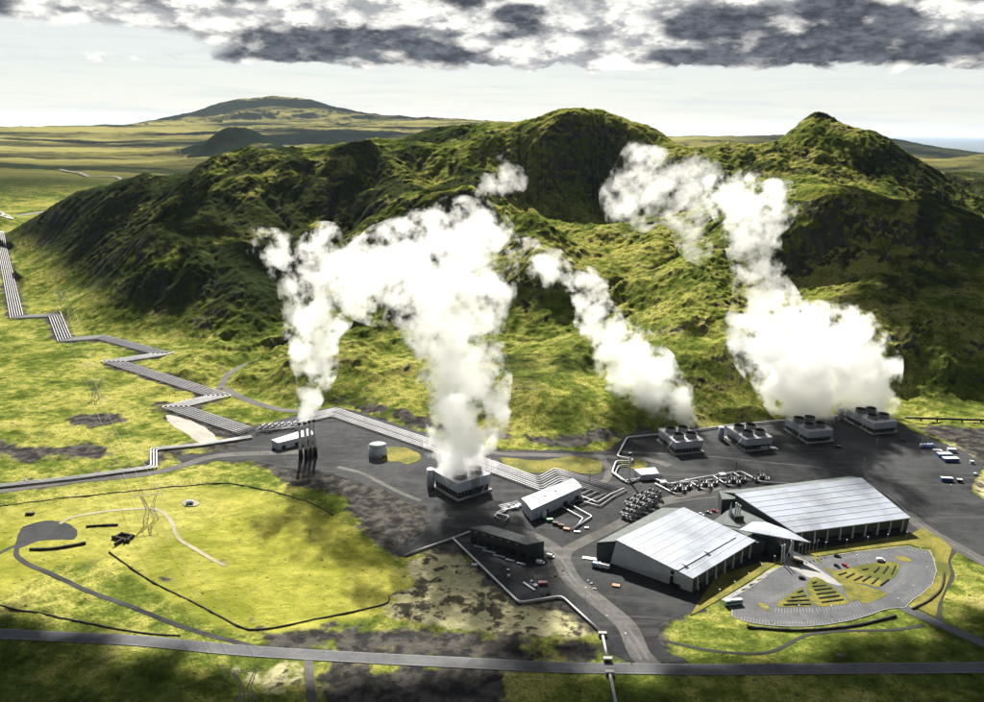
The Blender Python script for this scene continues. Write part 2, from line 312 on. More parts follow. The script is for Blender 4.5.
ROADS = {  # name: (surface, width m, z lift, points)
 'main_road': ('asphalt', 9.0, .30, gp([(-120, 624), (-60, 629), (0, 634), (72, 637.6), (144, 641.6), (240, 650.7), (360, 658), (480, 664), (560, 668), (631, 669), (700, 670), (780, 669.5), (860, 669), (984, 668), (1100, 666)])),
 'access_road': ('gravelroad', 12.0, .24, gp([(655, 669), (640, 655), (627, 627), (606.6, 608.6), (586, 592), (572, 580), (564, 566), (553, 549), (530, 536), (505, 528)])),
 'worn_track': ('tyretrack', 1.6, .262, gp([(648, 660), (636, 640), (622, 622), (604, 605.5), (584, 589), (572, 577), (563, 562), (548, 548)])),
 'worn_track_left': ('tyretrack', 1.1, .264, gp([(641, 660), (630, 642), (616, 623), (598, 606), (578, 589.5), (567, 578), (559, 563)])),
 'worn_yard': ('tyretrack', 1.4, .19, gp([(560, 556), (580, 545), (610, 533), (640, 516), (672, 503), (716, 497)])),
 'worn_east': ('tyretrack', 1.6, .25, gp([(905, 514), (928, 531), (958, 548), (990, 566)])),
 'worn_north': ('tyretrack', 1.5, .19, gp([(620, 452), (700, 456), (760, 462), (830, 470), (880, 490), (915, 520)])),
 'yard_road': ('gravelroad', 9.0, .20, gp([(564, 566), (566, 552), (585, 541), (612, 528), (640, 512), (668, 500), (700, 492), (718, 487)])),
 'parking_road': ('asphalt', 7.5, .22, gp([(1060, 678), (1000, 651), (984, 644), (934.7, 622.4), (908, 610), (890, 599)])),
 'east_road': ('gravelroad', 11.0, .22, gp([(905, 512), (925, 529), (957, 547), (984, 562), (1050, 596)])),
 'south_footpath': ('darkpath', 2.2, .16, gp([(657, 639), (681, 645), (700, 649), (720, 652), (745, 654), (768, 653), (784, 646.6), (806, 636), (832.7, 632), (860, 631), (891.7, 630.5), (924, 625.5)])),
 'east_footpath': ('darkpath', 3.0, .16, gp([(957, 549), (950, 556), (948, 562), (952, 574), (949, 582), (943, 592), (939, 604), (940, 621)])),
 'field_track': ('yard', 3.2, .14, gp([(-40, 566), (0, 553), (17, 545), (16, 554.7), (28.8, 564.7), (49, 573), (86, 590.6), (129.5, 606.5), (172.7, 623.7), (207, 634.7), (235, 642), (270, 652)])),
 'pale_track': ('paletrack', 2.6, .16, gp([(60, 524), (70, 518), (90, 514), (110, 511), (135, 509), (150, 508.5), (162, 512), (171, 522), (178, 538), (195, 549), (215, 561), (226, 566)])),
 'north_track': ('gravelroad', 9.0, .20, gp([(-60, 496), (0, 491), (40, 486), (77, 481), (120, 477), (154, 473), (179.5, 466.7), (200, 460), (218, 456), (245, 454), (280, 453), (305, 452)])),
 'valley_track': ('gravelroad', 7.0, .20, gp([(195, 400), (208, 398), (220, 388), (226, 377), (236, 369), (250, 363), (263, 358), (275, 354), (290, 350)])),
 'stack_track': ('gravelroad', 9.0, .20, gp([(224, 388), (242, 398), (269, 407), (290, 411), (320, 412), (345, 409)])),
 'back_road': ('gravelroad', 8.0, .24, gp([(470, 450), (500, 454), (560, 455.5), (600, 457), (625, 458), (650, 460), (670, 466)])),
 'link_road': ('gravelroad', 6.0, .22, gp([(600, 457), (604, 462), (609, 470), (606, 480), (596, 485)])),
 'plain_road': ('asphalt', 26.0, 5.0, gp([(-90, 222), (4, 214), (37, 209.6), (79.6, 204), (111, 198.5), (137, 194), (160, 192.5), (180, 190), (200, 188)], 14)),
 'plain_side_road': ('gravelroad', 20.0, 5.0, gp([(137, 193), (128, 187), (118.5, 183), (105, 182.6), (89, 182.8), (79.6, 180), (60, 178)], 22)),
 'tank_track': ('gravelroad', 4.0, .18, gp([(337.7, 467), (362, 473.5), (382, 483.7), (403, 494), (421, 501)])),
 'south_track': ('gravelroad', 4.5, .16, gp([(308, 657), (309, 672), (312, 702), (315, 740)])),
 'far_track': ('gravelroad', 12.0, .8, gp([(-40, 238), (0, 236), (40, 231), (75, 232)], 6)),
}
PATCHES = {  # flat coloured areas of ground
 'car_park': ('asphalt', .27, [(725, 602), (747, 590), (763, 579.5), (773.7, 570), (784, 566), (787, 556.7), (797, 557), (808.5, 558), (819, 558), (854, 552.7), (908, 546.5), (918.5, 550), (929, 551), (933, 558), (936.5, 571.5), (932, 585), (922, 594), (913, 600), (905, 608), (890, 609), (881, 611), (867.6, 616), (850, 621), (827, 625), (805, 627), (787, 627), (765, 625.5), (747, 622.4), (732, 617), (732, 610)]),
 'pale_clearing': ('pale', .10, [(166, 416), (172, 415.5), (185, 419), (200, 425), (212, 433), (219, 443), (205, 444.5), (196, 441), (185, 433), (172, 425)]),
 'scoria_patch': ('yard', .08, [(20, 530), (28, 525), (45, 521), (58, 521), (72, 525), (78, 532), (74, 539), (55, 540), (38, 541), (24, 547), (14, 548)]),
 'plaza': ('concrete', .31, [(784, 566), (787, 556.7), (797, 556.5), (801, 559), (812, 565), (824, 573), (843.5, 585.5), (838, 586), (820, 581), (806, 577), (796, 571)]),
 'front_walk': ('concrete', .30, [(725, 602), (721, 600), (752, 582), (768, 571), (784, 566), (773, 572), (766, 575), (767, 578), (757, 580), (758, 583), (749, 585), (750, 588), (741, 590), (742, 593)]),
}
GREENS = {  # planted verges and islands
 'verge': [[(620, 636), (660, 611), (716, 576), (762, 563), (778, 563), (768, 569), (752, 580), (726, 596), (700, 611), (690, 616)][2:],
           [(804, 552), (860, 543), (912, 534), (922, 528), (940, 538), (952, 549), (948, 562), (951, 574), (944, 592), (938, 606), (936, 618), (918, 609), (914, 601), (932, 586), (938, 572), (935, 558), (930, 549), (919, 548), (908, 544.5), (854, 551), (816, 557)],
           [(790, 560), (793, 559.5), (799, 564), (801, 567), (796, 567)], [(812, 557), (817, 558), (823, 563), (817, 562)], [(824, 568), (829, 569), (838, 574), (834, 576)]],
 'planted_island': [[(776, 606), (800.5, 588), (803, 590), (812, 606), (800, 607)], [(806, 589), (812, 578), (820, 579), (835, 589), (849, 603), (836, 605.5), (816, 606)],
           [(843, 586), (860, 585), (872, 589), (887, 594), (878, 600), (865, 604), (856, 600), (851, 602)], [(832, 574), (848, 569), (870, 564), (897, 562.5), (899, 568), (897, 574), (892, 579), (884, 583), (877, 588), (862, 584), (842, 585)],
           [(895, 557), (903, 557), (911, 560), (911, 562.5), (904, 562), (898, 560)], [(757, 604), (763, 604), (769, 608), (769, 611.5), (764, 610)]],
 'tank_lawn': [[(372, 456), (379, 451), (392, 447), (405, 448), (418, 453), (421, 459), (408, 465), (396, 462), (385, 461)]],
 'yard_lawn': [[(500, 458), (515, 459), (540, 461), (560, 458), (575, 457), (598, 461), (603, 468), (598, 474), (580, 474), (562, 471), (540, 473), (522, 473), (508, 467)],
           [(617, 461), (628, 459), (640, 460), (647, 466), (640, 470), (626, 467)]],
}
# natural zones of the open ground: (channel, polygon)   0 hay field, 1 bare dark soil, 2 dry pale moss
ZONES = [
 (0, [(0, 510), (77, 500), (154, 492), (210, 487), (250, 490), (309, 506), (340, 520), (388, 560), (410, 590), (430, 606), (389, 612), (309, 628), (256, 638), (200, 620), (126, 570), (60, 560), (0, 600)]),
 (0, [(-200, 525), (0, 510), (60, 560), (0, 600), (-200, 600)]),
 (1, [(300, 470), (340, 472), (420, 500), (440, 525), (400, 560), (380, 545), (350, 505), (318, 482)]), (1, [(262, 452), (330, 452), (345, 468), (300, 470), (330, 490), (300, 492), (268, 472)]),
 (1, [(430, 640), (520, 640), (604, 643), (604, 662), (420, 656)]), (1, [(240, 634), (430, 628), (600, 650), (560, 663), (380, 656), (250, 648)]),
 (1, [(320, 668), (500, 672), (500, 760), (330, 760)]), (1, [(150, 400), (174, 402), (248, 430), (240, 447), (190, 425), (168, 416)]),
 (1, [(320, 400), (430, 430), (560, 448), (620, 440), (700, 425), (630, 432), (540, 442), (440, 424), (345, 402)]),
 (1, [(905, 424), (984, 428), (1050, 440), (1050, 470), (985, 470), (966, 449)]),
 (1, [(-20, 440), (0, 440), (20, 446), (60, 450), (40, 462), (0, 460)]), (1, [(60, 415), (100, 412), (130, 420), (100, 428), (70, 425)]), (1, [(60, 445), (100, 442), (108, 455), (84, 462), (68, 458)]),
 (2, [(405, 560), (453, 545), (519, 607), (562, 602), (600, 636), (560, 640), (480, 630), (400, 622), (385, 600), (420, 585)]), (2, [(230, 668), (300, 668), (306, 690), (250, 686)]),
 (2, [(700, 570), (700, 612), (716, 600)]), (2, [(940, 440), (1050, 450), (1050, 520), (984, 500), (972, 485), (985, 468)]),
]
# ------------------------------------------------------------------ masks
flat = np.zeros((mh, mw)); raster_poly(YARD, flat)
for k, (s, z, p) in PATCHES.items(): raster_poly(gp(p), flat)
for L_ in GREENS.values():
    for p in L_: raster_poly(gp(p), flat)
LINES = {}
for k, (s, w, z, p) in ROADS.items():
    ln = smooth_line(p, 5.0); LINES[k] = ln; a, b = ribbon_sides(ln, w + 5); raster_poly(a + b[::-1], flat)
PIPE_MAIN = gp([(-22, 170), (6, 225)], 8)[:0] + gp([(-6, 205)], 10) + gp([(0, 240), (17, 318), (55, 316), (65, 341), (101, 338), (164, 355), (112, 362.5), (220, 397), (174, 408), (248, 433)])
PIPE_MAIN = [G(0, 238, 4), G(17, 318), G(55, 316), G(65, 341), G(101, 338), G(164, 355), G(112, 362.5), G(220, 397), G(174, 408), G(248, 433)]
PIPE_EAST = gp([(262, 431), (334, 413.5), (430, 446), (497, 470), (540, 486), (558, 476), (612, 493)])
PIPE_WEST = gp([(-60, 491), (0, 487.5), (77, 479), (154, 468.5), (153.5, 450.5), (200, 446), (252, 438)])
PIPE_SOUTH = gp([(404.5, 556.6), (453, 539.5), (470, 533)]); PIPE_SOUTH2 = gp([(453, 540), (519, 604.5), (561.6, 598), (601.5, 634.5)]); PIPE_SOUTH3 = gp([(602.7, 638), (607.5, 661)]); PIPE_SOUTH4 = gp([(610, 677), (617, 712)])
def capsule(p, w):
    ln = []
    for a, b in zip(p[:-1], p[1:]):
        k = max(2, int((b - a).length / 8)); ln += [Vector(((a.x + (b.x - a.x) * i / k), (a.y + (b.y - a.y) * i / k))) for i in range(k)]
    ln.append(Vector((p[-1].x, p[-1].y))); return ln
corr = np.zeros((mh, mw))
for P_, w in ((PIPE_MAIN, 24), (PIPE_EAST, 30), (PIPE_WEST, 14), (PIPE_SOUTH, 8), (PIPE_SOUTH2, 8)):
    for a, b in zip(P_[:-1], P_[1:]):
        A2, B2 = ribbon_sides([Vector((a.x, a.y)), Vector((b.x, b.y))], w); raster_poly(A2 + B2[::-1], corr)
soilr = np.maximum(flat * 0, corr); flat = np.maximum(flat, corr)
yard_r = np.zeros((mh, mw)); raster_poly(YARD, yard_r)
FLAT = np.clip(blur(flat, 3) * 2, 0, 1)
zone = [np.zeros((mh, mw)) for _ in range(3)]
for c, p in ZONES: raster_poly(gp(p), zone[c])
zone = [blur(z_, 3) for z_ in zone]; SOIL = np.maximum(blur(np.maximum(soilr, yard_r), 4), 0)
# ------------------------------------------------------------------ eroded relief on a regular grid
EX0, EX1, EY0, EY1, ES = -1700.0, 1900.0, 640.0, 2600.0, 6.5
ew, eh = int((EX1 - EX0) / ES) + 1, int((EY1 - EY0) / ES) + 1
ex, ey = np.meshgrid(EX0 + np.arange(ew) * ES, EY0 + np.arange(eh) * ES)
ez0 = sm_z(ex, ey)
mtn = sst(8, 60, ez0)
ez = ez0 + mtn * (fbm(ex, ey, 260, 5, 3, True, .5) * (13 + 12 * (1 - sst(-100, 100, ex)) * sst(40, 90, ez0)) + fbm(ex, ey, 70, 4, 9) * 7) + 2.0 * fbm(ex, ey, 60, 3, 5)
offs = [(-1, -1), (-1, 0), (-1, 1), (0, -1), (0, 1), (1, -1), (1, 0), (1, 1)]
idx = np.arange(eh * ew).reshape(eh, ew)
EFAC = 1 - .75 * sst(300, 380, ex) * (1 - sst(1350, 1450, ey))
for it in range(9):
    best = np.zeros_like(ez); rec = idx.copy(); zp = np.pad(ez, 1, mode='edge'); ip = np.pad(idx, 1, mode='edge')
    for dj, di in offs:
        d = ES * math.hypot(dj, di); nzv = zp[1 + dj:1 + dj + eh, 1 + di:1 + di + ew]; s_ = (ez - nzv) / d
        b_ = s_ > best; best = np.where(b_, s_, best); rec = np.where(b_, ip[1 + dj:1 + dj + eh, 1 + di:1 + di + ew], rec)
    order = np.argsort(-ez.ravel()).tolist(); acc = [1.0] * (eh * ew); rl = rec.ravel().tolist()
    for i in order:
        r_ = rl[i]
        if r_ != i: acc[r_] += acc[i]
    acc = np.minimum(np.array(acc).reshape(eh, ew), 900)
    ez = ez - np.minimum(0.40 * acc ** .46 * np.minimum(best, 1.2), 2.8) * mtn * EFAC
    # talus smoothing
    zp = np.pad(ez, 1, mode='edge'); lap = (zp[:-2, 1:-1] + zp[2:, 1:-1] + zp[1:-1, :-2] + zp[1:-1, 2:]) / 4 - ez; ez = ez + lap * .16
EZD = ez - ez0
edge = np.minimum.reduce([sst(0, 150, ex - EX0), sst(0, 150, EX1 - ex), sst(0, 60, ey - EY0), sst(0, 150, EY1 - ey)])
EZD = EZD * edge + 6 * mtn * edge
ESL = best; ACC = np.log(acc)
def terrain(x, y, fine=True):
    b = sm_z(x, y)
    inside = (x > EX0) & (x < EX1) & (y > EY0) & (y < EY1)
    e = np.where(inside, bil(EZD, x, y, EX0, EX0 + (ew - 1) * ES, EY0, EY0 + (eh - 1) * ES), 0)
    far = sst(2300, 3200, y)
    m = sst(10, 60, b) * (1 - far)
    fl = samp(FLAT, x, y); inr = (x > MX0) & (x < MX1) & (y > MY0) & (y < MY1); fl = np.where(inr, fl, 0)
    hm = (1 - m) * (1 - far)
    hay = np.where(inr, samp(zone[0], x, y), 0)
    rough = 1 + 1.3 * sst(0, .5, fbm(x, y, 300, 2, 41))
    d = e + far * fbm(x, y, 900, 6, 21, True) * (14 + b * .10) * sst(0, 200, y - 2300) + far * fbm(x, y, 140, 3, 27, True) * 5
    if fine:
        d = d + m * (fbm(x, y, 40, 5, 31, True, .60) * 3.8 + fbm(x, y, 9, 3, 33) * 2.0 + np.maximum(0, fbm(x, y, 130, 4, 35, True, .6)) * fbm(x, y, 16, 3, 37, True) * 5)
        d = d + hm * (1 - .85 * hay) * (rough * fbm(x, y, 55, 4, 35, False, .6) * 2.0 + fbm(x, y, 12, 3, 37, False, .6) * 1.1 * rough + .3) + hm * hay * fbm(x, y, 40, 4, 39) * .5
    hk = sst(805, 850, y) * (1 - sst(1040, 1160, y)) * sst(-420, -330, x) * (1 - sst(620, 700, x)) * (1 - m)
    d = d + hk * (np.maximum(0, fbm(x, y, 85, 4, 71, True, .55) - .05) * 12 + fbm(x, y, 26, 3, 73, True) * 2.5)
    near0 = (1 - sst(640, 760, y))
    return b * (1 - np.maximum(near0, 0)) * 1.0 * (1 - fl * (b < 12)) + b * np.maximum(near0, 0) * 0 + d * (1 - fl) - .25 * (1 - fl)
# ------------------------------------------------------------------ land mesh: a fan of cells that widen with distance
u_in = np.arange(-640, 640.1, 1.05); u_l = -np.geomspace(640, 1400, 120)[::-1]; us = np.concatenate([u_l[:-1], u_in, -u_l[::-1][1:]])
ys = [60.0]
while ys[-1] < 25000:
    y = ys[-1]
    if y < 330: st_ = 3.0
    elif y < 640: st_ = 1.5
    elif y < 800: st_ = 1.7
    elif y < 1150: st_ = 2.1
    elif y < 1750: st_ = 2.5
    elif y < 2300: st_ = 8
    else: st_ = y * .0055
    ys.append(y + st_)
ys = np.array(ys)
def make_land():
    uu, yy = np.meshgrid(us, ys); X = uu * yy / F; Y = yy
    Z = terrain(X.ravel(), Y.ravel()).reshape(X.shape)
    nv, nu = X.shape
    co = np.stack([X, Y, Z], -1).reshape(-1, 3).astype(np.float32)
    i = np.arange(nv * nu).reshape(nv, nu); q = np.stack([i[:-1, :-1], i[:-1, 1:], i[1:, 1:], i[1:, :-1]], -1).reshape(-1, 4)
    me = bpy.data.meshes.new('ground'); me.vertices.add(len(co)); me.vertices.foreach_set('co', co.ravel())
    me.loops.add(q.size); me.loops.foreach_set('vertex_index', q.ravel().astype(np.int32)); me.polygons.add(len(q))
    me.polygons.foreach_set('loop_start', np.arange(0, q.size, 4, dtype=np.int32)); me.update(calc_edges=True)
    me.polygons.foreach_set('use_smooth', np.ones(len(q), bool))
    xr, yr = X.ravel(), Y.ravel(); inr = (xr > MX0) & (xr < MX1) & (yr > MY0) & (yr < MY1)
    w = fbm(xr, yr, 22, 4, 51, False, .62); w2 = fbm(xr, yr, 7, 3, 57)
    def zz(m, k=.5): return np.where(inr, sst(.30, .62, samp(m, xr, yr) + k * w + .2 * w2), 0)
    a = np.zeros((len(co), 4), np.float32); a[:, 0] = np.where(inr, sst(.25, .7, samp(zone[0], xr, yr)), 0); a[:, 1] = np.maximum(zz(zone[1], .9), zz(SOIL, .55)); a[:, 2] = zz(zone[2], .7)
    ins = (xr > EX0) & (xr < EX1) & (yr > EY0) & (yr < EY1)
    a[:, 3] = np.where(ins, bil(ACC, xr, yr, EX0, EX0 + (ew - 1) * ES, EY0, EY0 + (eh - 1) * ES) / 6.8, 0)
    at = me.color_attributes.new('zones', 'FLOAT_COLOR', 'POINT'); at.data.foreach_set('color', a.ravel())
    o = bpy.data.objects.new('ground', me); COL.objects.link(o); o['kind'] = 'structure'; return o
# ------------------------------------------------------------------ land material
def land_mat(name='moss and lava', use_zones=True):
    m, nb = new_mat(name)
    geo = nb.n('ShaderNodeNewGeometry'); pos = geo.outputs['Position']
    sx = nb.n('ShaderNodeSeparateXYZ'); nb.nt.links.new(geo.outputs['Normal'], sx.inputs[0]); slope = nb.m('SUBTRACT', 1.0, sx.outputs[2])
    px = nb.n('ShaderNodeSeparateXYZ'); nb.nt.links.new(pos, px.inputs[0])
    nA = nb.noise(pos, .0045, 5, .6); nB = nb.noise(pos, .022, 5, .62, .4); nC = nb.noise(pos, .11, 4, .62, .2); nD = nb.noise(pos, .6, 3, .6)
    t = nb.m('ADD', nb.m('MULTIPLY', nA, .3), nb.m('ADD', nb.m('MULTIPLY', nB, .4), nb.m('MULTIPLY', nC, .3)))
    moss = nb.mix(nb.ss(t, .36, .50), (.030, .048, .008), (.120, .155, .026))
    moss = nb.mix(nb.ss(t, .46, .58), moss, (.37, .35, .085))
    dried = nb.mix(nb.ss(nC, .40, .60), (.30, .26, .10), (.40, .37, .21))
    moss = nb.mix(nb.m('MULTIPLY', nb.ss(nB, .56, .72), .45), moss, dried)
    tuft = nb.ss(nD, .38, .62); moss = nb.mix(nb.m('MULTIPLY', nb.m('SUBTRACT', 1.0, tuft), .45), moss, (.03, .036, .010))
    if use_zones:
        zn = nb.n('ShaderNodeVertexColor', layer_name='zones'); zs = nb.n('ShaderNodeSeparateColor'); nb.nt.links.new(zn.outputs[0], zs.inputs[0])
        # hay field: smoother and yellower, with faint mowing lines
        wv = nb.n('ShaderNodeTexWave', ins={'Vector': pos, 'Scale': .16, 'Distortion': 1.2, 'Detail': 2.0}); 
        hay = nb.mix(nb.ss(nB, .34, .62), (.175, .190, .026), (.34, .325, .065)); hay = nb.mix(nb.m('MULTIPLY', nb.ss(nA, .48, .62), .7), hay, (.37, .34, .10))
        hay = nb.mix(nb.m('MULTIPLY', wv.outputs[1], .12), hay, (.12, .13, .02)); hay = nb.mix(nb.m('MULTIPLY', nb.ss(nC, .60, .42), .30), hay, (.10, .11, .015))
        moss = nb.mix(zs.outputs[0], moss, hay)
        dryc = nb.mix(nb.ss(nb.m('ADD', nb.m('MULTIPLY', nC, .6), nb.m('MULTIPLY', nB, .4)), .49, .57), (.40, .37, .21), (.060, .055, .040))
        moss = nb.mix(nb.m('MULTIPLY', zs.outputs[2], nb.ss(nb.m('ADD', nC, nb.m('MULTIPLY', nB, .5)), .62, .78)), moss, dryc)
        ysoft = nb.ss(px.outputs[1], 600, 640)
        moss = nb.mix(nb.m('MULTIPLY', zs.outputs[2], nb.m('MULTIPLY', .8, nb.m('SUBTRACT', 1.0, ysoft))), moss, dryc)
    # dark heather and crowberry on the hills; spread also paints left slopes shaded, valley lit
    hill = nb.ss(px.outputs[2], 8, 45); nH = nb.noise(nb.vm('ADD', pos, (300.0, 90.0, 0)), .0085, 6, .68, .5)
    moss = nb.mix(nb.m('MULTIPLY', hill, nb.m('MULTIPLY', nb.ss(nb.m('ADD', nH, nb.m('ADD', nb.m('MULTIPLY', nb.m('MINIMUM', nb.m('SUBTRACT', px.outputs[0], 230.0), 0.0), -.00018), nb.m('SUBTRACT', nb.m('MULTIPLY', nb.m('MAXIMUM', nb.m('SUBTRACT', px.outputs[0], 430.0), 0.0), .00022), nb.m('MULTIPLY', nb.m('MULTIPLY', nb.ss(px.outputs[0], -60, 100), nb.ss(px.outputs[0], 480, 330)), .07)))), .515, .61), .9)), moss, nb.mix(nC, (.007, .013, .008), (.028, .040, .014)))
    nE = nb.noise(pos, .27, 3, .55); moss = nb.mix(nb.m('MULTIPLY', nb.ss(nE, .64, .70), .8), moss, (.022, .024, .014))
    # bare lava and scree on the steep ground, seen between the moss
    rp = nb.n('ShaderNodeMapping', ins={'Vector': pos, 'Scale': (1, 1, .22)}).outputs[0]; nR = nb.noise(rp, .05, 6, .7, .5)
    rock = nb.mix(nb.ss(nR, .36, .62), (.008, .010, .013), (.055, .057, .058)); rock = nb.mix(nb.m('MULTIPLY', nb.ss(nR, .54, .66), .6), rock, (.07, .085, .022))
    rk = nb.ss(nb.m('ADD', slope, nb.m('ADD', nb.m('MULTIPLY', nb.m('SUBTRACT', nC, .5), 1.1), nb.m('MULTIPLY', nb.m('SUBTRACT', nB, .5), 1.0))), .27, .43)
    mt = nb.mix(nb.m('MULTIPLY', rk, .93), moss, rock)
    if use_zones:
        soil = nb.mix(nb.ss(nC, .40, .62), (.030, .029, .029), (.085, .078, .068))
        mt = nb.mix(zs.outputs[1], mt, soil)
    # the far country turns to heath, darker on slopes and far right ridges
    farv = nb.ss(px.outputs[1], 2800, 5500)
    nF = nb.noise(nb.n('ShaderNodeMapping', ins={'Vector': pos, 'Scale': (.00030, .0011, .001)}).outputs[0], 1.0, 8, .68, .6)
    heath = nb.mix(nb.ss(nF, .42, .60), (.010, .015, .014), (.25, .23, .080)); heath = nb.mix(nb.ss(slope, .010, .05), heath, (.016, .024, .018)); heath = nb.mix(nb.m('MULTIPLY', nb.ss(px.outputs[1], 6300, 7300), nb.m('MULTIPLY', nb.ss(px.outputs[0], 1500, 2500), .85)), heath, (.018, .026, .024))
    mt = nb.mix(farv, mt, heath)
    b1 = nb.n('ShaderNodeBump', ins={'Strength': .9, 'Distance': 3.0, 'Height': nB}); b2 = nb.n('ShaderNodeBump', ins={'Strength': .9, 'Distance': 1.6, 'Height': nC, 'Normal': b1.outputs[0]})
    b3 = nb.n('ShaderNodeBump', ins={'Strength': .8, 'Distance': .5, 'Height': nD, 'Normal': b2.outputs[0]})
    finish(nb, mt, 1.0, 0, b3.outputs[0], 0.0); return m
def ground_mat(name, ca, cb, sc=.25, rough=.85, streak=None):
    m, nb = new_mat(name); geo = nb.n('ShaderNodeNewGeometry'); pos = geo.outputs['Position']
    a = nb.noise(pos, sc * .12, 5, .65, .5); b = nb.noise(pos, sc, 4, .6); c = nb.noise(pos, sc * 6, 3, .6)
    t = nb.m('ADD', nb.m('MULTIPLY', a, .6), nb.m('ADD', nb.m('MULTIPLY', b, .25), nb.m('MULTIPLY', c, .15)))
    col = nb.mix(nb.ss(t, .38, .62), ca, cb)
    if streak:
        mp = nb.n('ShaderNodeMapping', ins={'Vector': pos, 'Rotation': (0, 0, .5), 'Scale': (.012, .11, 1)})
        s = nb.noise(mp.outputs[0], 1.0, 6, .65, .8); col = nb.mix(nb.m('MULTIPLY', nb.ss(s, .52, .66), .6), col, streak)
    bp = nb.n('ShaderNodeBump', ins={'Strength': .5, 'Distance': .3, 'Height': c}); finish(nb, col, rough, 0, bp.outputs[0], .25); return m
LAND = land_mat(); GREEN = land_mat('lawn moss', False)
SURF = {'asphalt': ground_mat('asphalt', (.060, .063, .068), (.105, .108, .114), .3, .8), 'gravelroad': ground_mat('dark gravel road', (.050, .048, .046), (.105, .100, .092), .3, .9, (.14, .13, .12)),
        'darkpath': ground_mat('dark path', (.018, .018, .018), (.035, .033, .03)), 'paletrack': ground_mat('pale track', (.22, .20, .11), (.34, .31, .22)), 'pale': ground_mat('pale scoria', (.26, .24, .20), (.38, .35, .30), .3),
        'tyretrack': ground_mat('tyre worn gravel', (.075, .073, .070), (.125, .12, .115), .5), 'concrete': ground_mat('pale paving', (.22, .22, .215), (.32, .31, .30), .3), 'yard': ground_mat('black gravel yard', (.009, .010, .012), (.038, .040, .042), .16, .95, (.060, .059, .057)),
        'ditch': ground_mat('ditch earth', (.008, .008, .007), (.022, .02, .015))}
LAWN = None
def lawn_mat():
    m, nb = new_mat('lawn'); geo = nb.n('ShaderNodeNewGeometry'); pos = geo.outputs['Position']
    a = nb.noise(pos, .05, 5, .6); c = nb.noise(pos, .5, 4, .6)
    col = nb.mix(nb.ss(a, .38, .60), (.085, .095, .015), (.22, .19, .035)); col = nb.mix(nb.m('MULTIPLY', nb.ss(c, .6, .35), .5), col, (.07, .075, .012))
    bp = nb.n('ShaderNodeBump', ins={'Strength': .7, 'Distance': .4, 'Height': c}); finish(nb, col, .9, 0, bp.outputs[0], .15); return m
LAWN = lawn_mat()
# ------------------------------------------------------------------ sheets lying on the land
def hz(p, lift): return float(terrain(np.array([p[0]]), np.array([p[1]]))[0]) + lift
def mesh_obj(name, verts, faces, mat, parent=None, smooth=False):
    me = bpy.data.meshes.new(name); me.from_pydata([tuple(v) for v in verts], [], faces); me.update()
    if smooth: me.polygons.foreach_set('use_smooth', np.ones(len(me.polygons), bool))
    if mat: me.materials.append(mat)
    o = bpy.data.objects.new(name, me); COL.objects.link(o)
    if parent: o.parent = parent
    return o
def ribbon(name, line, w, lift, mat, drape=True):
    L, Rr = ribbon_sides(line, w); k = 3; rows = []
    for l, r in zip(L, Rr): rows += [l.lerp(r, i / k) for i in range(k + 1)]
    X = np.array([p.x for p in rows]); Y = np.array([p.y for p in rows]); Z = terrain(X, Y) if drape else np.zeros(len(X))
    Z = Z.reshape(-1, k + 1); Z = np.repeat(Z.max(1)[:, None], k + 1, 1); Z = np.maximum(Z, 0).ravel() + lift if drape else Z.ravel() + lift
    v = np.stack([X, Y, Z], 1); f = [(i * (k + 1) + j, i * (k + 1) + j + 1, (i + 1) * (k + 1) + j + 1, (i + 1) * (k + 1) + j) for i in range(len(L) - 1) for j in range(k)]
    o = mesh_obj(name, v, [t[::-1] for t in f], SURF[mat] if isinstance(mat, str) else mat); o['kind'] = 'structure'; return o
def sheet(name, pts, lift, mat, depth=.0):
    from mathutils.geometry import delaunay_2d_cdt
    n = len(pts); vv, _, ff, _, _, _ = delaunay_2d_cdt([Vector(p[:2]) for p in pts], [], [list(range(n))], 1, 1e-4)
    bm = bmesh.new(); vs = [bm.verts.new((p.x, p.y, lift)) for p in vv]
    for f in ff:
        a, b, c = (vv[i] for i in f[:3])
        if abs((b - a).cross(c - a)) > 1e-6: bm.faces.new([vs[i] for i in (f if (b - a).cross(c - a) > 0 else f[::-1])])
    be = [e for e in bm.edges if len(e.link_faces) == 1]; r = bmesh.ops.extrude_edge_only(bm, edges=be)
    for q in r['geom']:
        if isinstance(q, bmesh.types.BMVert): q.co.z = -.3
    me = bpy.data.meshes.new(name); bm.to_mesh(me); bm.free(); me.materials.append(mat); o = bpy.data.objects.new(name, me); COL.objects.link(o); return o
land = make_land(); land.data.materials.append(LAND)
seam, nbs = new_mat('sea'); _w = nbs.noise(nbs.n('ShaderNodeNewGeometry').outputs['Position'], .0006, 4, .6)
finish(nbs, nbs.mix(_w, (.04, .075, .10), (.07, .11, .14)), .35, 0, None, .5)
bmm = bmesh.new(); bmesh.ops.create_circle(bmm, cap_ends=True, segments=128, radius=200000); mes = bpy.data.meshes.new('sea'); bmm.to_mesh(mes); bmm.free(); mes.materials.append(seam)
sea = bpy.data.objects.new('sea', mes); COL.objects.link(sea); sea.location = (0, 0, -250); sea['kind'] = 'structure'
def organic(pts, step=4, amp=1.2, seed=0):
    ln = smooth_line(pts, step, True); o = []
    for i, p in enumerate(ln):
        x = np.array([p.x]); y = np.array([p.y]); o.append(Vector((p.x + float(gnoise(x / 9, y / 9, seed)[0]) * amp, p.y + float(gnoise(x / 9 + 50, y / 9, seed)[0]) * amp)))
    return o
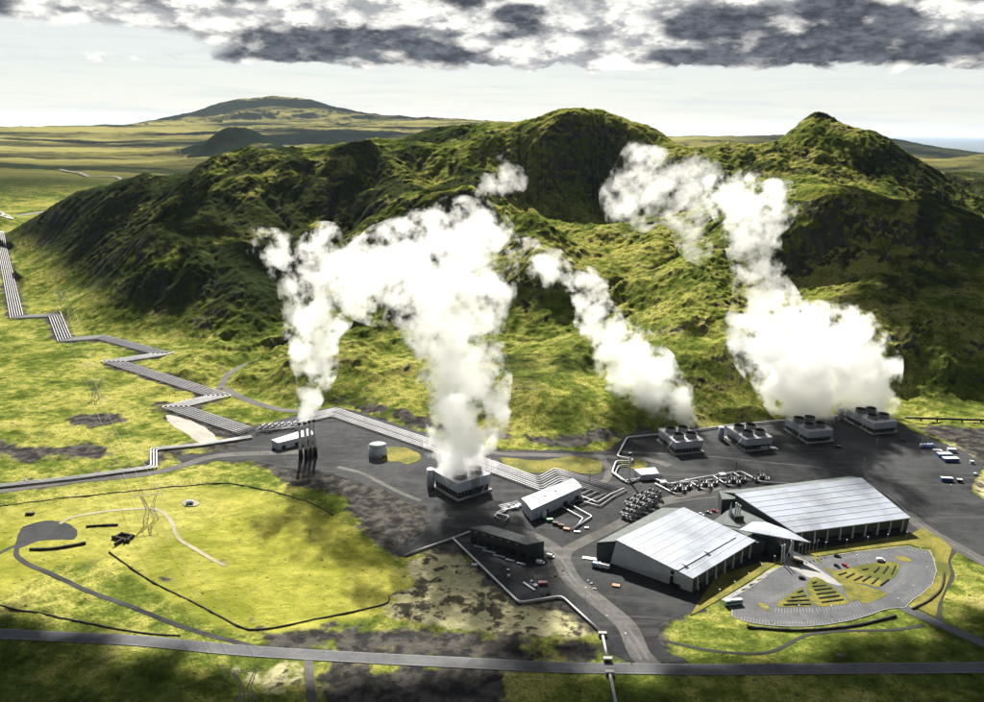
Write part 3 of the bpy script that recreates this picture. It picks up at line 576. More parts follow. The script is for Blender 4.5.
def densify(pts, amp, step=4):
    o = []; n = len(pts)
    for i in range(n):
        a, b = Vector(pts[i][:2]), Vector(pts[(i + 1) % n][:2]); k = max(1, int((b - a).length / step))
        for s in range(k):
            p = a.lerp(b, s / k); x = np.array([p.x]); y = np.array([p.y]); o.append(Vector((p.x + float(fbm(x, y, 14, 3, 5)[0]) * amp, p.y + float(fbm(x + 90, y, 14, 3, 6)[0]) * amp)))
    return o
o = sheet('gravel_yard', densify(YARD, 5.0), .12, SURF['yard']); o['kind'] = 'structure'
for k, (s, w, z, p) in ROADS.items():
    ribbon(k, LINES[k], w, z, s)
for i, (k, (s, z, p)) in enumerate(PATCHES.items()):
    pts = gp(p)
    if s in ('pale', 'gravelroad', 'yard'): pts = organic(pts)
    o = sheet(k, pts, z, SURF[s]); o['kind'] = 'structure'
for k, L_ in GREENS.items():
    for i, p in enumerate(L_):
        pts = gp(p); pts = organic(pts, 4, 1.5) if k in ('tank_lawn', 'yard_lawn') else (smooth_line(pts, 3, True) if k != 'verge' or i > 1 else pts)
        o = sheet(k, pts, .36 + .012 * i, LAWN); o['kind'] = 'structure'
# ------------------------------------------------------------------ out-of-frame clouds, placed and shaped to shade chosen parts of the land
def cloud_mat():
    m, nb = new_mat('cloud'); geo = nb.n('ShaderNodeNewGeometry'); a = nb.noise(geo.outputs['Position'], .01, 4, .6)
    finish(nb, nb.mix(a, (.75, .75, .77), (.9, .9, .9)), 1, 0, None, 0); return m
CLOUDM = cloud_mat()
def cloud(label, puffs, h):
    """puffs: (x, y, z_ground, rx, ry) shade wanted on the land; the cloud hangs h metres up along the sun's direction."""
    bm = bmesh.new()
    for k, (x, y, z, rx, ry) in enumerate(puffs):
        t = (h - z) / sdir.z; c = Vector((x, y, z)) + sdir * t
        n0 = len(bm.verts); r = bmesh.ops.create_icosphere(bm, subdivisions=5, radius=1)
        co = np.array([v.co[:] for v in r['verts']])
        a = np.arctan2(co[:, 1], co[:, 0]); n = fbm(co[:, 0] * 3 + 31 * k + h, co[:, 1] * 3 + co[:, 2] * 2, 1.0, 4, 60 + k, False, .65)
        f = np.clip(1 + n * 1.7, .35, 1.9)
        for v, p, q in zip(r['verts'], co, f): v.co = (c.x + p[0] * rx * q, c.y + p[1] * ry * q, c.z + max(p[2], -.25) * min(rx, ry) * .45 * q)
    me = bpy.data.meshes.new('cloud'); bm.to_mesh(me); bm.free(); me.materials.append(CLOUDM); me.polygons.foreach_set('use_smooth', np.ones(len(me.polygons), bool))
    o = bpy.data.objects.new('cloud', me); COL.objects.link(o); o['label'] = label; o['category'] = 'cloud'; o['group'] = 'clouds drifting overhead'; return o
def pz(px, py, z, rx, ry): g = G(px, py, z); return (g.x, g.y, z, rx, ry)
cloud('broad low cloud over the near roadside, darkening the foreground', [pz(-60, 690, 0, 70, 46), pz(30, 708, 0, 80, 32), pz(0, 676, 0, 50, 16), pz(150, 722, 0, 70, 20), pz(300, 726, 0, 60, 16), pz(430, 712, 0, 50, 20), pz(480, 694, 0, 24, 14), pz(590, 722, 0, 70, 22), pz(720, 720, 0, 60, 20), pz(930, 705, 0, 80, 30), pz(830, 712, 0, 70, 22), pz(1050, 672, 0, 50, 34), pz(566, 650, 0, 18, 6), pz(525, 652, 0, 16, 7), pz(900, 655, 0, 24, 12), pz(540, 682, 0, 20, 12)], 900)
for p_ in ((110, 236, 75, 40, 45), (170, 212, 130, 40, 45), (190, 275, 55, 50, 32), (352, 196, 155, 34, 40), (270, 292, 42, 50, 24), (445, 250, 95, 24, 30)):
    cloud('one of the small unseen clouds added to darken the green hillside', [pz(*p_)], 1500)  # unseen clouds added for the shade they throw on the hillside
cloud('unseen cloud shaped to darken the cliff of the right hand mountain', [pz(905, 243, 130, 34, 16), pz(960, 258, 115, 44, 22), pz(870, 240, 130, 20, 12), pz(1030, 280, 90, 50, 34), pz(985, 290, 70, 34, 30), pz(920, 318, 45, 40, 20), pz(965, 330, 45, 50, 24), pz(890, 335, 45, 34, 18), pz(960, 352, 35, 50, 24), pz(1040, 320, 50, 60, 40)], 1350)  # unseen cloud, its lumps laid out to shade the cliff
# ------------------------------------------------------------------ steam
from mathutils import noise as mnoise
def steam_mat(name, spheres, dens, z0, z1, a0, a1, sc=.05):
    """density falls from each lump's heart outwards and is torn by noise, more so higher up"""
    m, nb = new_mat(name); geo = nb.n('ShaderNodeNewGeometry'); pos = geo.outputs['Position']
    pp = nb.n('ShaderNodeSeparateXYZ'); nb.nt.links.new(pos, pp.inputs[0])
    n1 = nb.noise(pos, sc, 4, .66, 0)
    wob = nb.n('ShaderNodeVectorMath', operation='SCALE'); nn = nb.n('ShaderNodeTexNoise', ins={'Scale': .02, 'Detail': 1.0}); nb.nt.links.new(pos, nn.inputs['Vector']); nb.nt.links.new(nb.vm('SUBTRACT', nn.outputs['Color'], (.5, .5, .5)), wob.inputs[0]); wob.inputs['Scale'].default_value = 22
    pw = nb.vm('ADD', pos, wob.outputs[0]); dm = None
    for c, r in spheres:
        dd = nb.n('ShaderNodeVectorMath', operation='DISTANCE'); nb.nt.links.new(pw, dd.inputs[0]); dd.inputs[1].default_value = tuple(c)
        q = nb.m('MULTIPLY', dd.outputs['Value'], 1 / r); dm = q if dm is None else nb.m('SMOOTH_MIN', dm, q, .25)
    t = nb.n('ShaderNodeMapRange'); nb.nt.links.new(pp.outputs[2], t.inputs[0]); t.inputs[1].default_value = z0; t.inputs[2].default_value = z1; t.inputs[3].default_value = a0; t.inputs[4].default_value = a1
    f = nb.m('ADD', nb.m('SUBTRACT', 1.0, dm), nb.m('MULTIPLY', nb.m('SUBTRACT', n1, .53), t.outputs[0]))
    tk = nb.n('ShaderNodeMapRange'); nb.nt.links.new(pp.outputs[2], tk.inputs[0]); tk.inputs[1].default_value = z0; tk.inputs[2].default_value = z1; tk.inputs[3].default_value = 1.5; tk.inputs[4].default_value = .55
    d = nb.m('MULTIPLY', nb.m('MULTIPLY', f, 2.3, clamp=True), nb.m('MULTIPLY', tk.outputs[0], dens))
    v = nb.n('ShaderNodeVolumePrincipled', ins={'Color': (1, 1, 1, 1), 'Density': d, 'Anisotropy': .55}); o = nb.n('ShaderNodeOutputMaterial'); nb.nt.links.new(v.outputs[0], o.inputs['Volume'])
    return m
def plume(name, label, puffs, dens=.085, zz=(20, 130), aa=(3.6, 8.5), vox=5.0, seed=0, tilt=.13, cat='steam', grow=1.16, sc=.05):
    bm = bmesh.new(); prev = None; allp = []; base_y = puffs[0][1]
    for p in puffs:
        q = PD(p[0], p[1], p[3] + tilt * max(0, base_y - p[1])); r = p[2] * p[3] / F * grow
        if prev and len(p) < 5 and (prev[0] - q).length > .95 * (prev[1] + r) / 2: allp.append((prev[0].lerp(q, .5), (prev[1] + r) / 2))
        allp.append((q, r)); prev = (q, r)
    for q, r in allp: bmesh.ops.create_icosphere(bm, subdivisions=3, radius=r * 1.18 + 2, matrix=Matrix.Translation(q))
    me = bpy.data.meshes.new(name + '_lumps'); bm.to_mesh(me); bm.free(); tmp = bpy.data.objects.new('tmp', me); COL.objects.link(tmp)
    md = tmp.modifiers.new('r', 'REMESH'); md.mode = 'VOXEL'; md.voxel_size = vox
    dg = bpy.context.evaluated_depsgraph_get(); dg.update(); me2 = bpy.data.meshes.new_from_object(tmp.evaluated_get(dg)); bpy.data.objects.remove(tmp)
    me2.name = name; me2.materials.clear(); me2.materials.append(steam_mat('steam', allp, dens, zz[0], zz[1], aa[0], aa[1], sc))
    o = bpy.data.objects.new(name, me2); COL.objects.link(o); o['label'] = label; o['category'] = cat; o['kind'] = 'stuff'
    return o
cy.volume_step_rate = .30
plume('steam_plume', 'broad white steam plume rising from the nearest cooling tower and drifting left',
      [(447, 466, 15, 578), (448, 452, 18, 580), (478, 466, 15, 590, 1), (478, 452, 18, 590), (463, 462, 24, 583, 1), (464, 445, 32, 583), (465, 428, 33, 586), (466, 405, 36, 590), (464, 380, 38, 595), (460, 355, 38, 600), (453, 330, 40, 606), (450, 305, 46, 612), (455, 280, 50, 618), (462, 255, 46, 626), (474, 240, 30, 632), (425, 262, 42, 628, 1), (400, 270, 40, 632), (378, 280, 36, 636), (360, 290, 22, 640), (350, 268, 16, 642), (490, 305, 16, 626, 1), (492, 270, 14, 630)], seed=1, grow=1.12)
plume('steam_plume', 'narrow bluish white steam plume rising from the row of four stacks',
      [(306, 415, 7, 662), (307, 404, 9, 662), (309, 392, 12, 662), (312, 378, 15, 664), (314, 362, 19, 666), (310, 345, 19, 668), (312, 328, 22, 670), (318, 312, 26, 672), (310, 295, 22, 676), (300, 285, 16, 678), (322, 278, 24, 682, 1), (325, 255, 24, 688), (346, 252, 16, 690), (290, 262, 18, 690, 1), (275, 250, 14, 694), (258, 243, 12, 698), (285, 243, 10, 698)], seed=2, grow=1.18)
plume('steam_plume', 'slanting white steam plume leaning left above the second cooling tower',
      [(672, 430, 10, 742), (688, 430, 11, 748, 1), (681, 426, 17, 745, 1), (672, 412, 21, 748), (660, 396, 24, 752), (645, 378, 27, 756), (628, 360, 27, 760), (612, 343, 24, 766), (600, 325, 19, 772), (592, 305, 15, 778), (590, 286, 14, 784), (575, 278, 10, 790), (550, 268, 15, 800), (532, 252, 13, 806), (524, 238, 7, 810)], seed=3, grow=1.18)
plume('steam_plume', 'tall white steam plume climbing leftwards from the fourth cooling tower',
      [(805, 417, 10, 752), (820, 417, 11, 758, 1), (812, 412, 22, 755, 1), (806, 392, 32, 757), (798, 368, 38, 760), (784, 345, 38, 764), (774, 325, 28, 768), (766, 305, 24, 773), (760, 285, 20, 778), (758, 262, 20, 784), (752, 242, 19, 790), (748, 220, 22, 796), (764, 206, 24, 802), (742, 200, 24, 806), (722, 192, 16, 812), (776, 190, 12, 806, 1), (738, 320, 12, 772, 1), (742, 345, 14, 768)], seed=4)
plume('steam_plume', 'heavy white steam cloud billowing from the rightmost cooling tower',
      [(862, 411, 10, 778), (878, 411, 11, 784, 1), (870, 404, 20, 780, 1), (862, 388, 28, 782), (850, 365, 36, 786), (832, 350, 34, 790), (845, 334, 24, 794), (812, 336, 28, 794), (825, 370, 34, 788, 1)], seed=5)
plume('drifting_steam', 'thin torn steam patch drifting in front of the dark bowl at the top of the valley',
      [(630, 212, 14, 900), (636, 196, 20, 905), (648, 182, 20, 910), (640, 165, 12, 915), (636, 152, 7, 918), (664, 190, 16, 905), (684, 196, 16, 900), (700, 178, 14, 905), (690, 225, 12, 890), (698, 255, 8, 885)], .035, (0, 100), (9, 9), seed=6, tilt=0, grow=1.5)
plume('drifting_steam', 'small wisp of steam hanging below the highest summit',
      [(484, 192, 8, 1200), (494, 184, 11, 1205), (508, 179, 12, 1210), (520, 180, 8, 1212), (508, 166, 6, 1215), (502, 160, 4, 1218)], .03, (0, 100), (9, 9), seed=7, tilt=0, grow=1.165)
plume('steam_wisp', 'small bright puff of steam blowing over the lawn from the vent mast', [(589, 472, 3, 645), (583, 475, 5, 645), (575, 477, 6, 645), (566, 477, 6, 645), (560, 476, 4, 645)], .25, (0, 10), (5, 5), 1.5, tilt=0, grow=1.2, sc=.16)
plume('steam_wisp', 'small torn puff of steam left of the vent mast behind the separators', [(734, 466, 2.5, 660), (727, 466, 3.5, 660), (719, 463, 4.5, 660), (712, 467, 4, 660)], .25, (0, 10), (5, 5), 1.5, tilt=0, grow=1.2, sc=.16)
# ------------------------------------------------------------------ simple painted, metal and concrete surfaces
def surf(name, col, rough=.6, metal=0.0, var=.12, sc=.5, lines=None, spec=.4):
    m, nb = new_mat(name); tcn = nb.n('ShaderNodeTexCoord'); pos = tcn.outputs['Object']
    a = nb.noise(pos, sc, 5, .6, .4); lo = tuple(c * (1 - var) for c in col); hi = tuple(min(1, c * (1 + var)) for c in col)
    c = nb.mix(nb.ss(a, .35, .65), lo, hi); nrm = None
    if lines:                                     # standing seams or cladding ribs: (axis, spacing m)
        sp_ = nb.n('ShaderNodeSeparateXYZ'); nb.nt.links.new(pos, sp_.inputs[0]); ax = sp_.outputs[lines[0]]
        fr = nb.m('FRACT', nb.m('MULTIPLY', ax, 1 / lines[1])); e = nb.m('LESS_THAN', fr, lines[2])
        c = nb.mix(nb.m('MULTIPLY', e, lines[3]), c, tuple(x * .45 for x in col))
    finish(nb, c, rough, metal, nrm, spec); return m
M_ = dict(ring=surf('grey fan ring', (.17, .18, .19), .6, 0, .15, .6), wire=surf('power wire', (.20, .20, .21), .5), white=surf('white cladding', (.55, .57, .60), .5), casing=surf('pale grey casing', (.36, .40, .47), .5, 0, .1, .3, (2, 1.4, .08, .35)), dark=surf('black steel', (.02, .021, .024), .5), louvre=surf('dark louvres', (.010, .011, .014), .6, 0, .2, 1, (2, .5, .3, .4)),
     concrete=surf('pale concrete', (.34, .33, .31), .85), deck=surf('grey deck', (.42, .43, .44), .7), steel=surf('galvanised steel', (.50, .52, .54), .45, .4), pipe=surf('aluminium pipe jacket', (.44, .44, .45), .5, .15, .12, .08),
     pipe_d=surf('dark pipe jacket', (.22, .22, .23), .45, .3), roof=surf('pale metal roof', (.36, .39, .44), .36, .3, .22, .035, (0, 1.2, .05, .3)), roofdim=surf('grey metal roof', (.13, .145, .14), .85, 0, .12, .2, (1, 1.5, .06, .35), .1),
     wall=surf('grey wall panels', (.46, .49, .54), .55, .1, .08, .2, (0, 2.4, .04, .3)), slate=surf('dark slate cladding', (.045, .055, .055), .5, 0, .15, .3, (0, 1.5, .06, .4)), glass=surf('dark glass', (.02, .03, .035), .12, 0, .1, .3, None, .8),
     teal=surf('pale teal paint', (.35, .60, .57), .4), red=surf('red paint', (.28, .04, .04), .45), blue=surf('blue paint', (.04, .09, .26), .45), green=surf('green paint', (.03, .18, .07), .5), orange=surf('orange tarpaulin', (.42, .20, .10), .7), brown=surf('brown crate', (.10, .085, .05), .8),
     yellow=surf('yellow paint', (.55, .40, .03), .5), tyre=surf('black rubber', (.015, .015, .015), .8), carw=surf('white car paint', (.75, .76, .78), .25), card=surf('black car paint', (.02, .022, .03), .22), carr=surf('red car paint', (.45, .02, .03), .25), cars=surf('silver car paint', (.45, .47, .50), .25, .5),
     paint=surf('white road paint', (.36, .36, .35), .9, 0, .3, 2), lava=surf('black lava stone', (.028, .027, .023), .95, 0, .3, 1.2), maroon=surf('maroon painted steel', (.16, .02, .06), .5), skin=surf('pale membrane', (.60, .60, .58), .5), rock=surf('lava rock', (.03, .028, .026), .95, 0, .4, .8), hut=surf('pale blue hut', (.25, .38, .60), .5))
class MB:
    def __init__(s): s.v = []; s.f = []
    def add(s, vs, fs): b = len(s.v); s.v += [tuple(v) for v in vs]; s.f += [tuple(i + b for i in f) for f in fs]; return s
    def box(s, c, d, rz=0, top=None):
        """centre of the bottom face, dims; top=(sx,sy) shrinks the top"""
        ca, sa = math.cos(rz), math.sin(rz); tx, ty = top or (1, 1); vs = []
        for z, kx, ky in ((0, 1, 1), (d[2], tx, ty)):
            for sx, sy in ((-1, -1), (1, -1), (1, 1), (-1, 1)):
                x, y = sx * d[0] / 2 * kx, sy * d[1] / 2 * ky; vs.append((c[0] + x * ca - y * sa, c[1] + x * sa + y * ca, c[2] + z))
        return s.add(vs, [(3, 2, 1, 0), (4, 5, 6, 7), (0, 1, 5, 4), (1, 2, 6, 5), (2, 3, 7, 6), (3, 0, 4, 7)])
    def prism(s, pts, z0, z1):
        """z0, z1 numbers or per-corner lists; pts counter-clockwise"""
        n = len(pts); a0 = z0 if hasattr(z0, '__len__') else [z0] * n; a1 = z1 if hasattr(z1, '__len__') else [z1] * n
        vs = [(p[0], p[1], z) for p, z in zip(pts, a0)] + [(p[0], p[1], z) for p, z in zip(pts, a1)]
        return s.add(vs, [tuple(range(n))[::-1], tuple(range(n, 2 * n))] + [(i, (i + 1) % n, (i + 1) % n + n, i + n) for i in range(n)])
    def cyl(s, a, b, r, r2=None, n=12, caps=True):
        a, b = Vector(a), Vector(b); r2 = r if r2 is None else r2; d = (b - a).normalized(); u = d.orthogonal().normalized(); w = d.cross(u)
        vs = [a + (u * math.cos(t) + w * math.sin(t)) * r for t in (2 * math.pi * i / n for i in range(n))] + [b + (u * math.cos(t) + w * math.sin(t)) * r2 for t in (2 * math.pi * i / n for i in range(n))]
        fs = [(i, (i + 1) % n, (i + 1) % n + n, i + n) for i in range(n)]
        if caps: fs += [tuple(range(n))[::-1], tuple(range(n, 2 * n))]
        return s.add(vs, fs)
    def tube(s, pts, r, n=8):
        """one continuous pipe with mitred bends"""
        pts = [Vector(p) for p in pts]; rings = []
        for i, p in enumerate(pts):
            a = (p - pts[i - 1]).normalized() if i else (pts[1] - p).normalized(); b = (pts[i + 1] - p).normalized() if i < len(pts) - 1 else a
            t = (a + b).normalized() if (a + b).length > .05 else a; side = Vector((0, 0, 1)).cross(t)
            if side.length < .05: side = Vector((1, 0, 0)).cross(t)
            side.normalize(); upv = t.cross(side); k = 1 / max(.35, math.sqrt(max(0, (1 + a.dot(b)) / 2))); 
            vert = abs(a.z) > .9 or abs(b.z) > .9
            ring = []
            for j in range(n):
                th = 2 * math.pi * j / n; ring.append(p + side * math.cos(th) * r * (1 if vert else k) + upv * math.sin(th) * r)
            rings.append(ring)
        vs = [q for rg in rings for q in rg]; fs = []
        for i in range(len(pts) - 1):
            for j in range(n): a = i * n + j; b = i * n + (j + 1) % n; fs.append((a, b, b + n, a + n))
        m = (len(pts) - 1) * n; fs += [tuple(range(n))[::-1], tuple(range(m, m + n))]; return s.add(vs, fs)
    def build(s, name, mat, parent=None, smooth=False):
        o = mesh_obj(name, s.v, s.f, M_[mat] if isinstance(mat, str) else mat, parent, smooth); return o
def thing(name, label, cat, loc=(0, 0, 0), rz=0, group=None):
    o = bpy.data.objects.new(name, None); COL.objects.link(o); o.location = tuple(loc); o.rotation_euler = (0, 0, rz); o['label'] = label; o['category'] = cat
    if group: o['group'] = group
    return o
def tag(o, label, cat, group=None):
    o['label'] = label; o['category'] = cat
    if group: o['group'] = group
    return o
def copy_tree(o, parent=None):
    c = o.copy(); COL.objects.link(c)
    if parent: c.parent = parent
    for ch in list(o.children): copy_tree(ch, c)
    return c
def relabel(o, label, loc, rz): o['label'] = label; o.location = tuple(loc); o.rotation_euler = (0, 0, rz); return o
YZ = .12                                        # top of the gravel yard
# ------------------------------------------------------------------ turbine halls
def hall(name, label, corners, zs, front, wallm, roofm, buttress):
    """corners ccw in world xy: a,b,c,d ; zs heights; local origin at first corner's ground"""
    o0 = Vector((corners[0][0], corners[0][1], 0)); ang = math.atan2(corners[1][1] - corners[0][1], corners[1][0] - corners[0][0])
    t = thing(name, label, 'hall', (o0.x, o0.y, YZ), ang); ca, sa = math.cos(-ang), math.sin(-ang)
    L = [((x - o0.x) * ca - (y - o0.y) * sa, (x - o0.x) * sa + (y - o0.y) * ca) for x, y in corners]
    return t, L
def lerp2(a, b, t): return (a[0] + (b[0] - a[0]) * t, a[1] + (b[1] - a[1]) * t)
def quadpt(L, Z, u, v):
    a = lerp2(L[0], L[1], u); b = lerp2(L[3], L[2], u); za = Z[0] + (Z[1] - Z[0]) * u; zb = Z[3] + (Z[2] - Z[3]) * u
    p = lerp2(a, b, v); return (p[0], p[1], za + (zb - za) * v)
def build_hall(label, corners, zs, inset, n_fin, splay, seams, nf2):
    t, L = hall('turbine_hall', label, corners, zs, 0, 0, 0, 0); c = (sum(p[0] for p in L) / 4, sum(p[1] for p in L) / 4)
    base = [(p[0] + (c[0] - p[0]) * inset[i] + splay[i][0], p[1] + (c[1] - p[1]) * inset[i] + splay[i][1]) for i, p in enumerate(L)]
    topw = [lerp2(p, c, .012) for p in L]
    for i in range(4):
        j = (i + 1) % 4; mb = MB(); vs = [(base[i][0], base[i][1], 0), (base[j][0], base[j][1], 0), (topw[j][0], topw[j][1], zs[j] - .5), (topw[i][0], topw[i][1], zs[i] - .5)]
        inn = [((x + (c[0] - x) * .01), (y + (c[1] - y) * .01), z) for x, y, z in vs]
        mb.add(vs + inn, [(0, 1, 2, 3), (7, 6, 5, 4), (0, 4, 5, 1), (1, 5, 6, 2), (2, 6, 7, 3), (3, 7, 4, 0)]); mb.build('wall', 'wall' if i == inset[4] else 'slate', t)
    mb = MB(); mb.prism(L, [z - .5 for z in zs], [z + .1 for z in zs]); r = mb.build('roof', 'roof', t)
    # raised seams across the roof
    for k in range(1, seams):
        v = k / seams; a = quadpt(L, zs, .003, v); b = quadpt(L, zs, .997, v); m2 = MB(); m2.cyl((a[0], a[1], a[2] + .16), (b[0], b[1], b[2] + .16), .18, n=4); m2.build('roof_seam', 'steel' if k % 5 else 'white', r)
    # fins along the front (c0->c1) wall
    for k in range(n_fin):
        u = (k + .5) / n_fin; p = lerp2(base[0], base[1], u); q = lerp2(topw[0], topw[1], u); z = zs[0] + (zs[1] - zs[0]) * u - .9
        mb = MB(); d = .45; vs = [(p[0] - d, p[1] - 1.1, 0), (p[0] + d, p[1] - 1.1, 0), (p[0] + d, p[1] + .3, 0), (p[0] - d, p[1] + .3, 0), (q[0] - d, q[1] - .35, z), (q[0] + d, q[1] - .35, z), (q[0] + d, q[1] + .3, z), (q[0] - d, q[1] + .3, z)]
        mb.add(vs, [(3, 2, 1, 0), (4, 5, 6, 7), (0, 1, 5, 4), (1, 2, 6, 5), (2, 3, 7, 6), (3, 0, 4, 7)]); mb.build('fin', 'wall', t)
    for k in range(nf2):
        u = (k + .5) / n_fin
        if u < 1 - .5 / n_fin: pass
    for k in range(n_fin - 1):
        u0, u1 = (k + .62) / n_fin, (k + 1.38) / n_fin; p0, p1 = lerp2(base[0], base[1], u0), lerp2(base[0], base[1], u1); q0, q1 = lerp2(topw[0], topw[1], u0), lerp2(topw[0], topw[1], u1); w = .10, .34
        zt = zs[0] - .5; A_ = lambda p, q, s: (p[0] + (q[0] - p[0]) * s, p[1] + (q[1] - p[1]) * s - .06, zt * s)
        vs = [A_(p0, q0, w[0]), A_(p1, q1, w[0]), A_(p1, q1, w[1]), A_(p0, q0, w[1])]; vs += [(x, y + .05, z) for x, y, z in vs]
        mb = MB(); mb.add(vs, [(0, 1, 2, 3), (7, 6, 5, 4), (0, 4, 5, 1), (1, 5, 6, 2), (2, 6, 7, 3), (3, 7, 4, 0)]); mb.build('window', 'glass', t)
    return t, L, base, topw
def R2(*pts): return [(G(x, y, z).x, G(x, y, z).y) for x, y, z in pts]
# west hall: front corner -> right corner -> back corner -> left corner
WC = R2((692.8, 579, 10.5), (755.8, 541, 10.5), (683.7, 507.4, 17), (615.6, 540, 17))
wt, wL, wB, wT = build_hall('turbine hall with pale ribbed roof nearest the road junction, dark lean-to along its back', WC, [10.5, 10.5, 17, 17], [.03, .03, .0, .0, 3], 7, [(1.0, 0), (0, 0), (0, 0), (-1.5, 2.0)], 9, 0)
# side strip: raised white gutter across its roof, and door notch in the gable
m2 = MB(); a, b = quadpt(wL, [10.5, 10.5, 17, 17], .002, .20), quadpt(wL, [10.5, 10.5, 17, 17], .90, .20)
m2.box(((a[0] + b[0]) / 2, (a[1] + b[1]) / 2, a[2] + .12), (math.hypot(b[0] - a[0], b[1] - a[1]), 1.5, .5), math.atan2(b[1] - a[1], b[0] - a[0])); m2.build('roof_walkway', 'white', wt)
for u in (.12, .45): 
    p = quadpt(wL, [10.5, 10.5, 17, 17], u, .20); MB().box((p[0], p[1], p[2] + .7), (2.2, 3.0, .8)).build('roof_vent', 'white', wt)
gA, gB = wB[3], wB[0]
def gable_pt(u, s, out=.6):
    tA, tB = wT[3], wT[0]; lo = lerp2(gA, gB, u); hi_ = lerp2(tA, tB, u); z = (17 + (10.5 - 17) * u - .5) * s; p = lerp2(lo, hi_, s); dx_, dy_ = gB[1] - gA[1], -(gB[0] - gA[0]); l_ = math.hypot(dx_, dy_)
    sg = 1 if ((p[0] + dx_) ** 2 + (p[1] + dy_ - 0) ** 2) else 1
    cxm = sum(q[0] for q in wL) / 4, sum(q[1] for q in wL) / 4; s2 = 1 if ((p[0] - cxm[0]) * dx_ + (p[1] - cxm[1]) * dy_) > 0 else -1
    return (p[0] + s2 * dx_ / l_ * out, p[1] + s2 * dy_ / l_ * out, z)
def gable_panel(name, u0, u1, s0, s1, mat):
    vs = [gable_pt(u0, s0), gable_pt(u1, s0), gable_pt(u1, s1), gable_pt(u0, s1)] + [gable_pt(u0, s0, -.1), gable_pt(u1, s0, -.1), gable_pt(u1, s1, -.1), gable_pt(u0, s1, -.1)]
    mb = MB(); mb.add(vs, [(0, 1, 2, 3), (7, 6, 5, 4), (0, 4, 5, 1), (1, 5, 6, 2), (2, 6, 7, 3), (3, 7, 4, 0)]); return mb.build(name, mat, wt)
gable_panel('gate', .735, .775, .02, .90, 'dark'); gable_panel('gate', .775, .86, .02, .20, 'dark')
# lower dark range along its back
BK = R2((615.6, 541, 15.2), (683.7, 508, 15.2), (662, 508, 11.5), (597, 542.5, 12.5))
def lean_to(parent, pts, zs, zb=0, wall='slate', roofm='roofdim', rn='annex'):
    pr = parent.matrix_basis.copy(); inv = Matrix.LocRotScale(parent.location, parent.rotation_euler, None).inverted(); P_ = [inv @ Vector((x, y, YZ)) for x, y in pts]
    P_ = [(p.x, p.y) for p in P_]; area = sum(P_[i][0] * P_[(i + 1) % len(P_)][1] - P_[(i + 1) % len(P_)][0] * P_[i][1] for i in range(len(P_)))
    if area < 0: P_ = P_[::-1]; zs = zs[::-1]
    m1 = MB(); m1.prism(P_, zb, [z - .4 for z in zs]); an = m1.build(rn, wall, parent)
    m1 = MB(); m1.prism(P_, [z - .38 for z in zs], zs); m1.build('annex_roof', roofm, an); return an
lean_to(wt, BK, [15.0, 15.0, 11.5, 12.5])
# east hall
EC = R2((795, 533, 10), (910.7, 518, 10), (861.6, 478, 17), (734.6, 494, 17))
et, eL, eB, eT = build_hall('long turbine hall with a pale ribbed roof behind the semicircular car park', EC, [10, 10, 17, 17], [.025, .025, .0, .0, 9], 9, [(0, 0), (0, 0), (0, 0), (0, 0)], 8, 0)
lean_to(et, R2((736, 493.5, 14.5), (861.6, 478, 15.5), (848, 476.6, 12), (720, 492, 12)), [14.6, 15.4, 12, 12]); lean_to(et, R2((719, 491.5, 12), (738, 489.5, 12), (744, 499, 12), (722, 500, 12)), [12.3, 12.3, 12.3, 12.3])
# ------------------------------------------------------------------ entrance building between the halls
en = thing('entrance_building', 'glazed entrance building with a pointed white canopy between the two halls', 'building', G(776, 560, YZ), 0); eo = Vector(en.location)
def el_(pts): return [(p[0] - eo.x, p[1] - eo.y) for p in pts]
def ccw(p): return p if sum(p[i][0] * p[(i + 1) % len(p)][1] - p[(i + 1) % len(p)][0] * p[i][1] for i in range(len(p))) > 0 else p[::-1]
MB().prism(ccw(el_(R2((712, 523, 9), (727, 512, 9), (741, 507, 9), (765, 528, 9), (780, 536, 9), (757, 543, 9), (738, 531, 9)))), 0, 9).build('link_block', 'slate', en)
MB().prism(ccw(el_(R2((711, 523, 9.4), (727, 511, 9.4), (741, 506, 9.4), (766, 522, 9.4), (748, 524, 9.4), (742, 528, 9.4)))), 9.02, 9.5).build('roof', 'roofdim', en)
MB().prism(ccw(el_([tuple(G(x, y, 10))[:2] for x, y in ((752, 534), (770, 541), (790, 539), (780, 533), (760, 529))])), 0, 10.0).build('glazed_hall', 'glass', en)
cp_ = [G(739, 529.5, 13.5), G(752, 522.8, 13.5), G(766, 523.5, 13.5), G(788, 531.5, 13.3), G(810.5, 542.8, 13.0), G(786, 538.5, 12.8), G(758, 533.5, 13.0)]
pp_ = [(p.x - eo.x, p.y - eo.y) for p in cp_]; zz_ = [13.2, 14.0, 14.4, 14.2, 13.2, 12.9, 12.9]
if sum(pp_[i][0] * pp_[(i + 1) % 7][1] - pp_[(i + 1) % 7][0] * pp_[i][1] for i in range(7)) < 0: pp_ = pp_[::-1]; zz_ = zz_[::-1]
MB().prism(pp_, [z - .5 for z in zz_], zz_).build('canopy', 'roof', en)
for (x, y) in ((781.5, 563.5), (784, 562.5), (790.5, 558.5), (792.5, 557.5)):
    g = G(x, y, 0); MB().cyl((g.x - eo.x, g.y - eo.y, 0), (g.x - eo.x - .6, g.y - eo.y + .5, 12.6), .42, n=8).build('column', 'white', en)
g = G(783.5, 564, 0); g2 = G(791, 558.5, 0); MB().cyl((g.x - eo.x, g.y - eo.y, 1), (g2.x - eo.x, g2.y - eo.y, 12), .22, n=6).build('brace', 'steel', en)
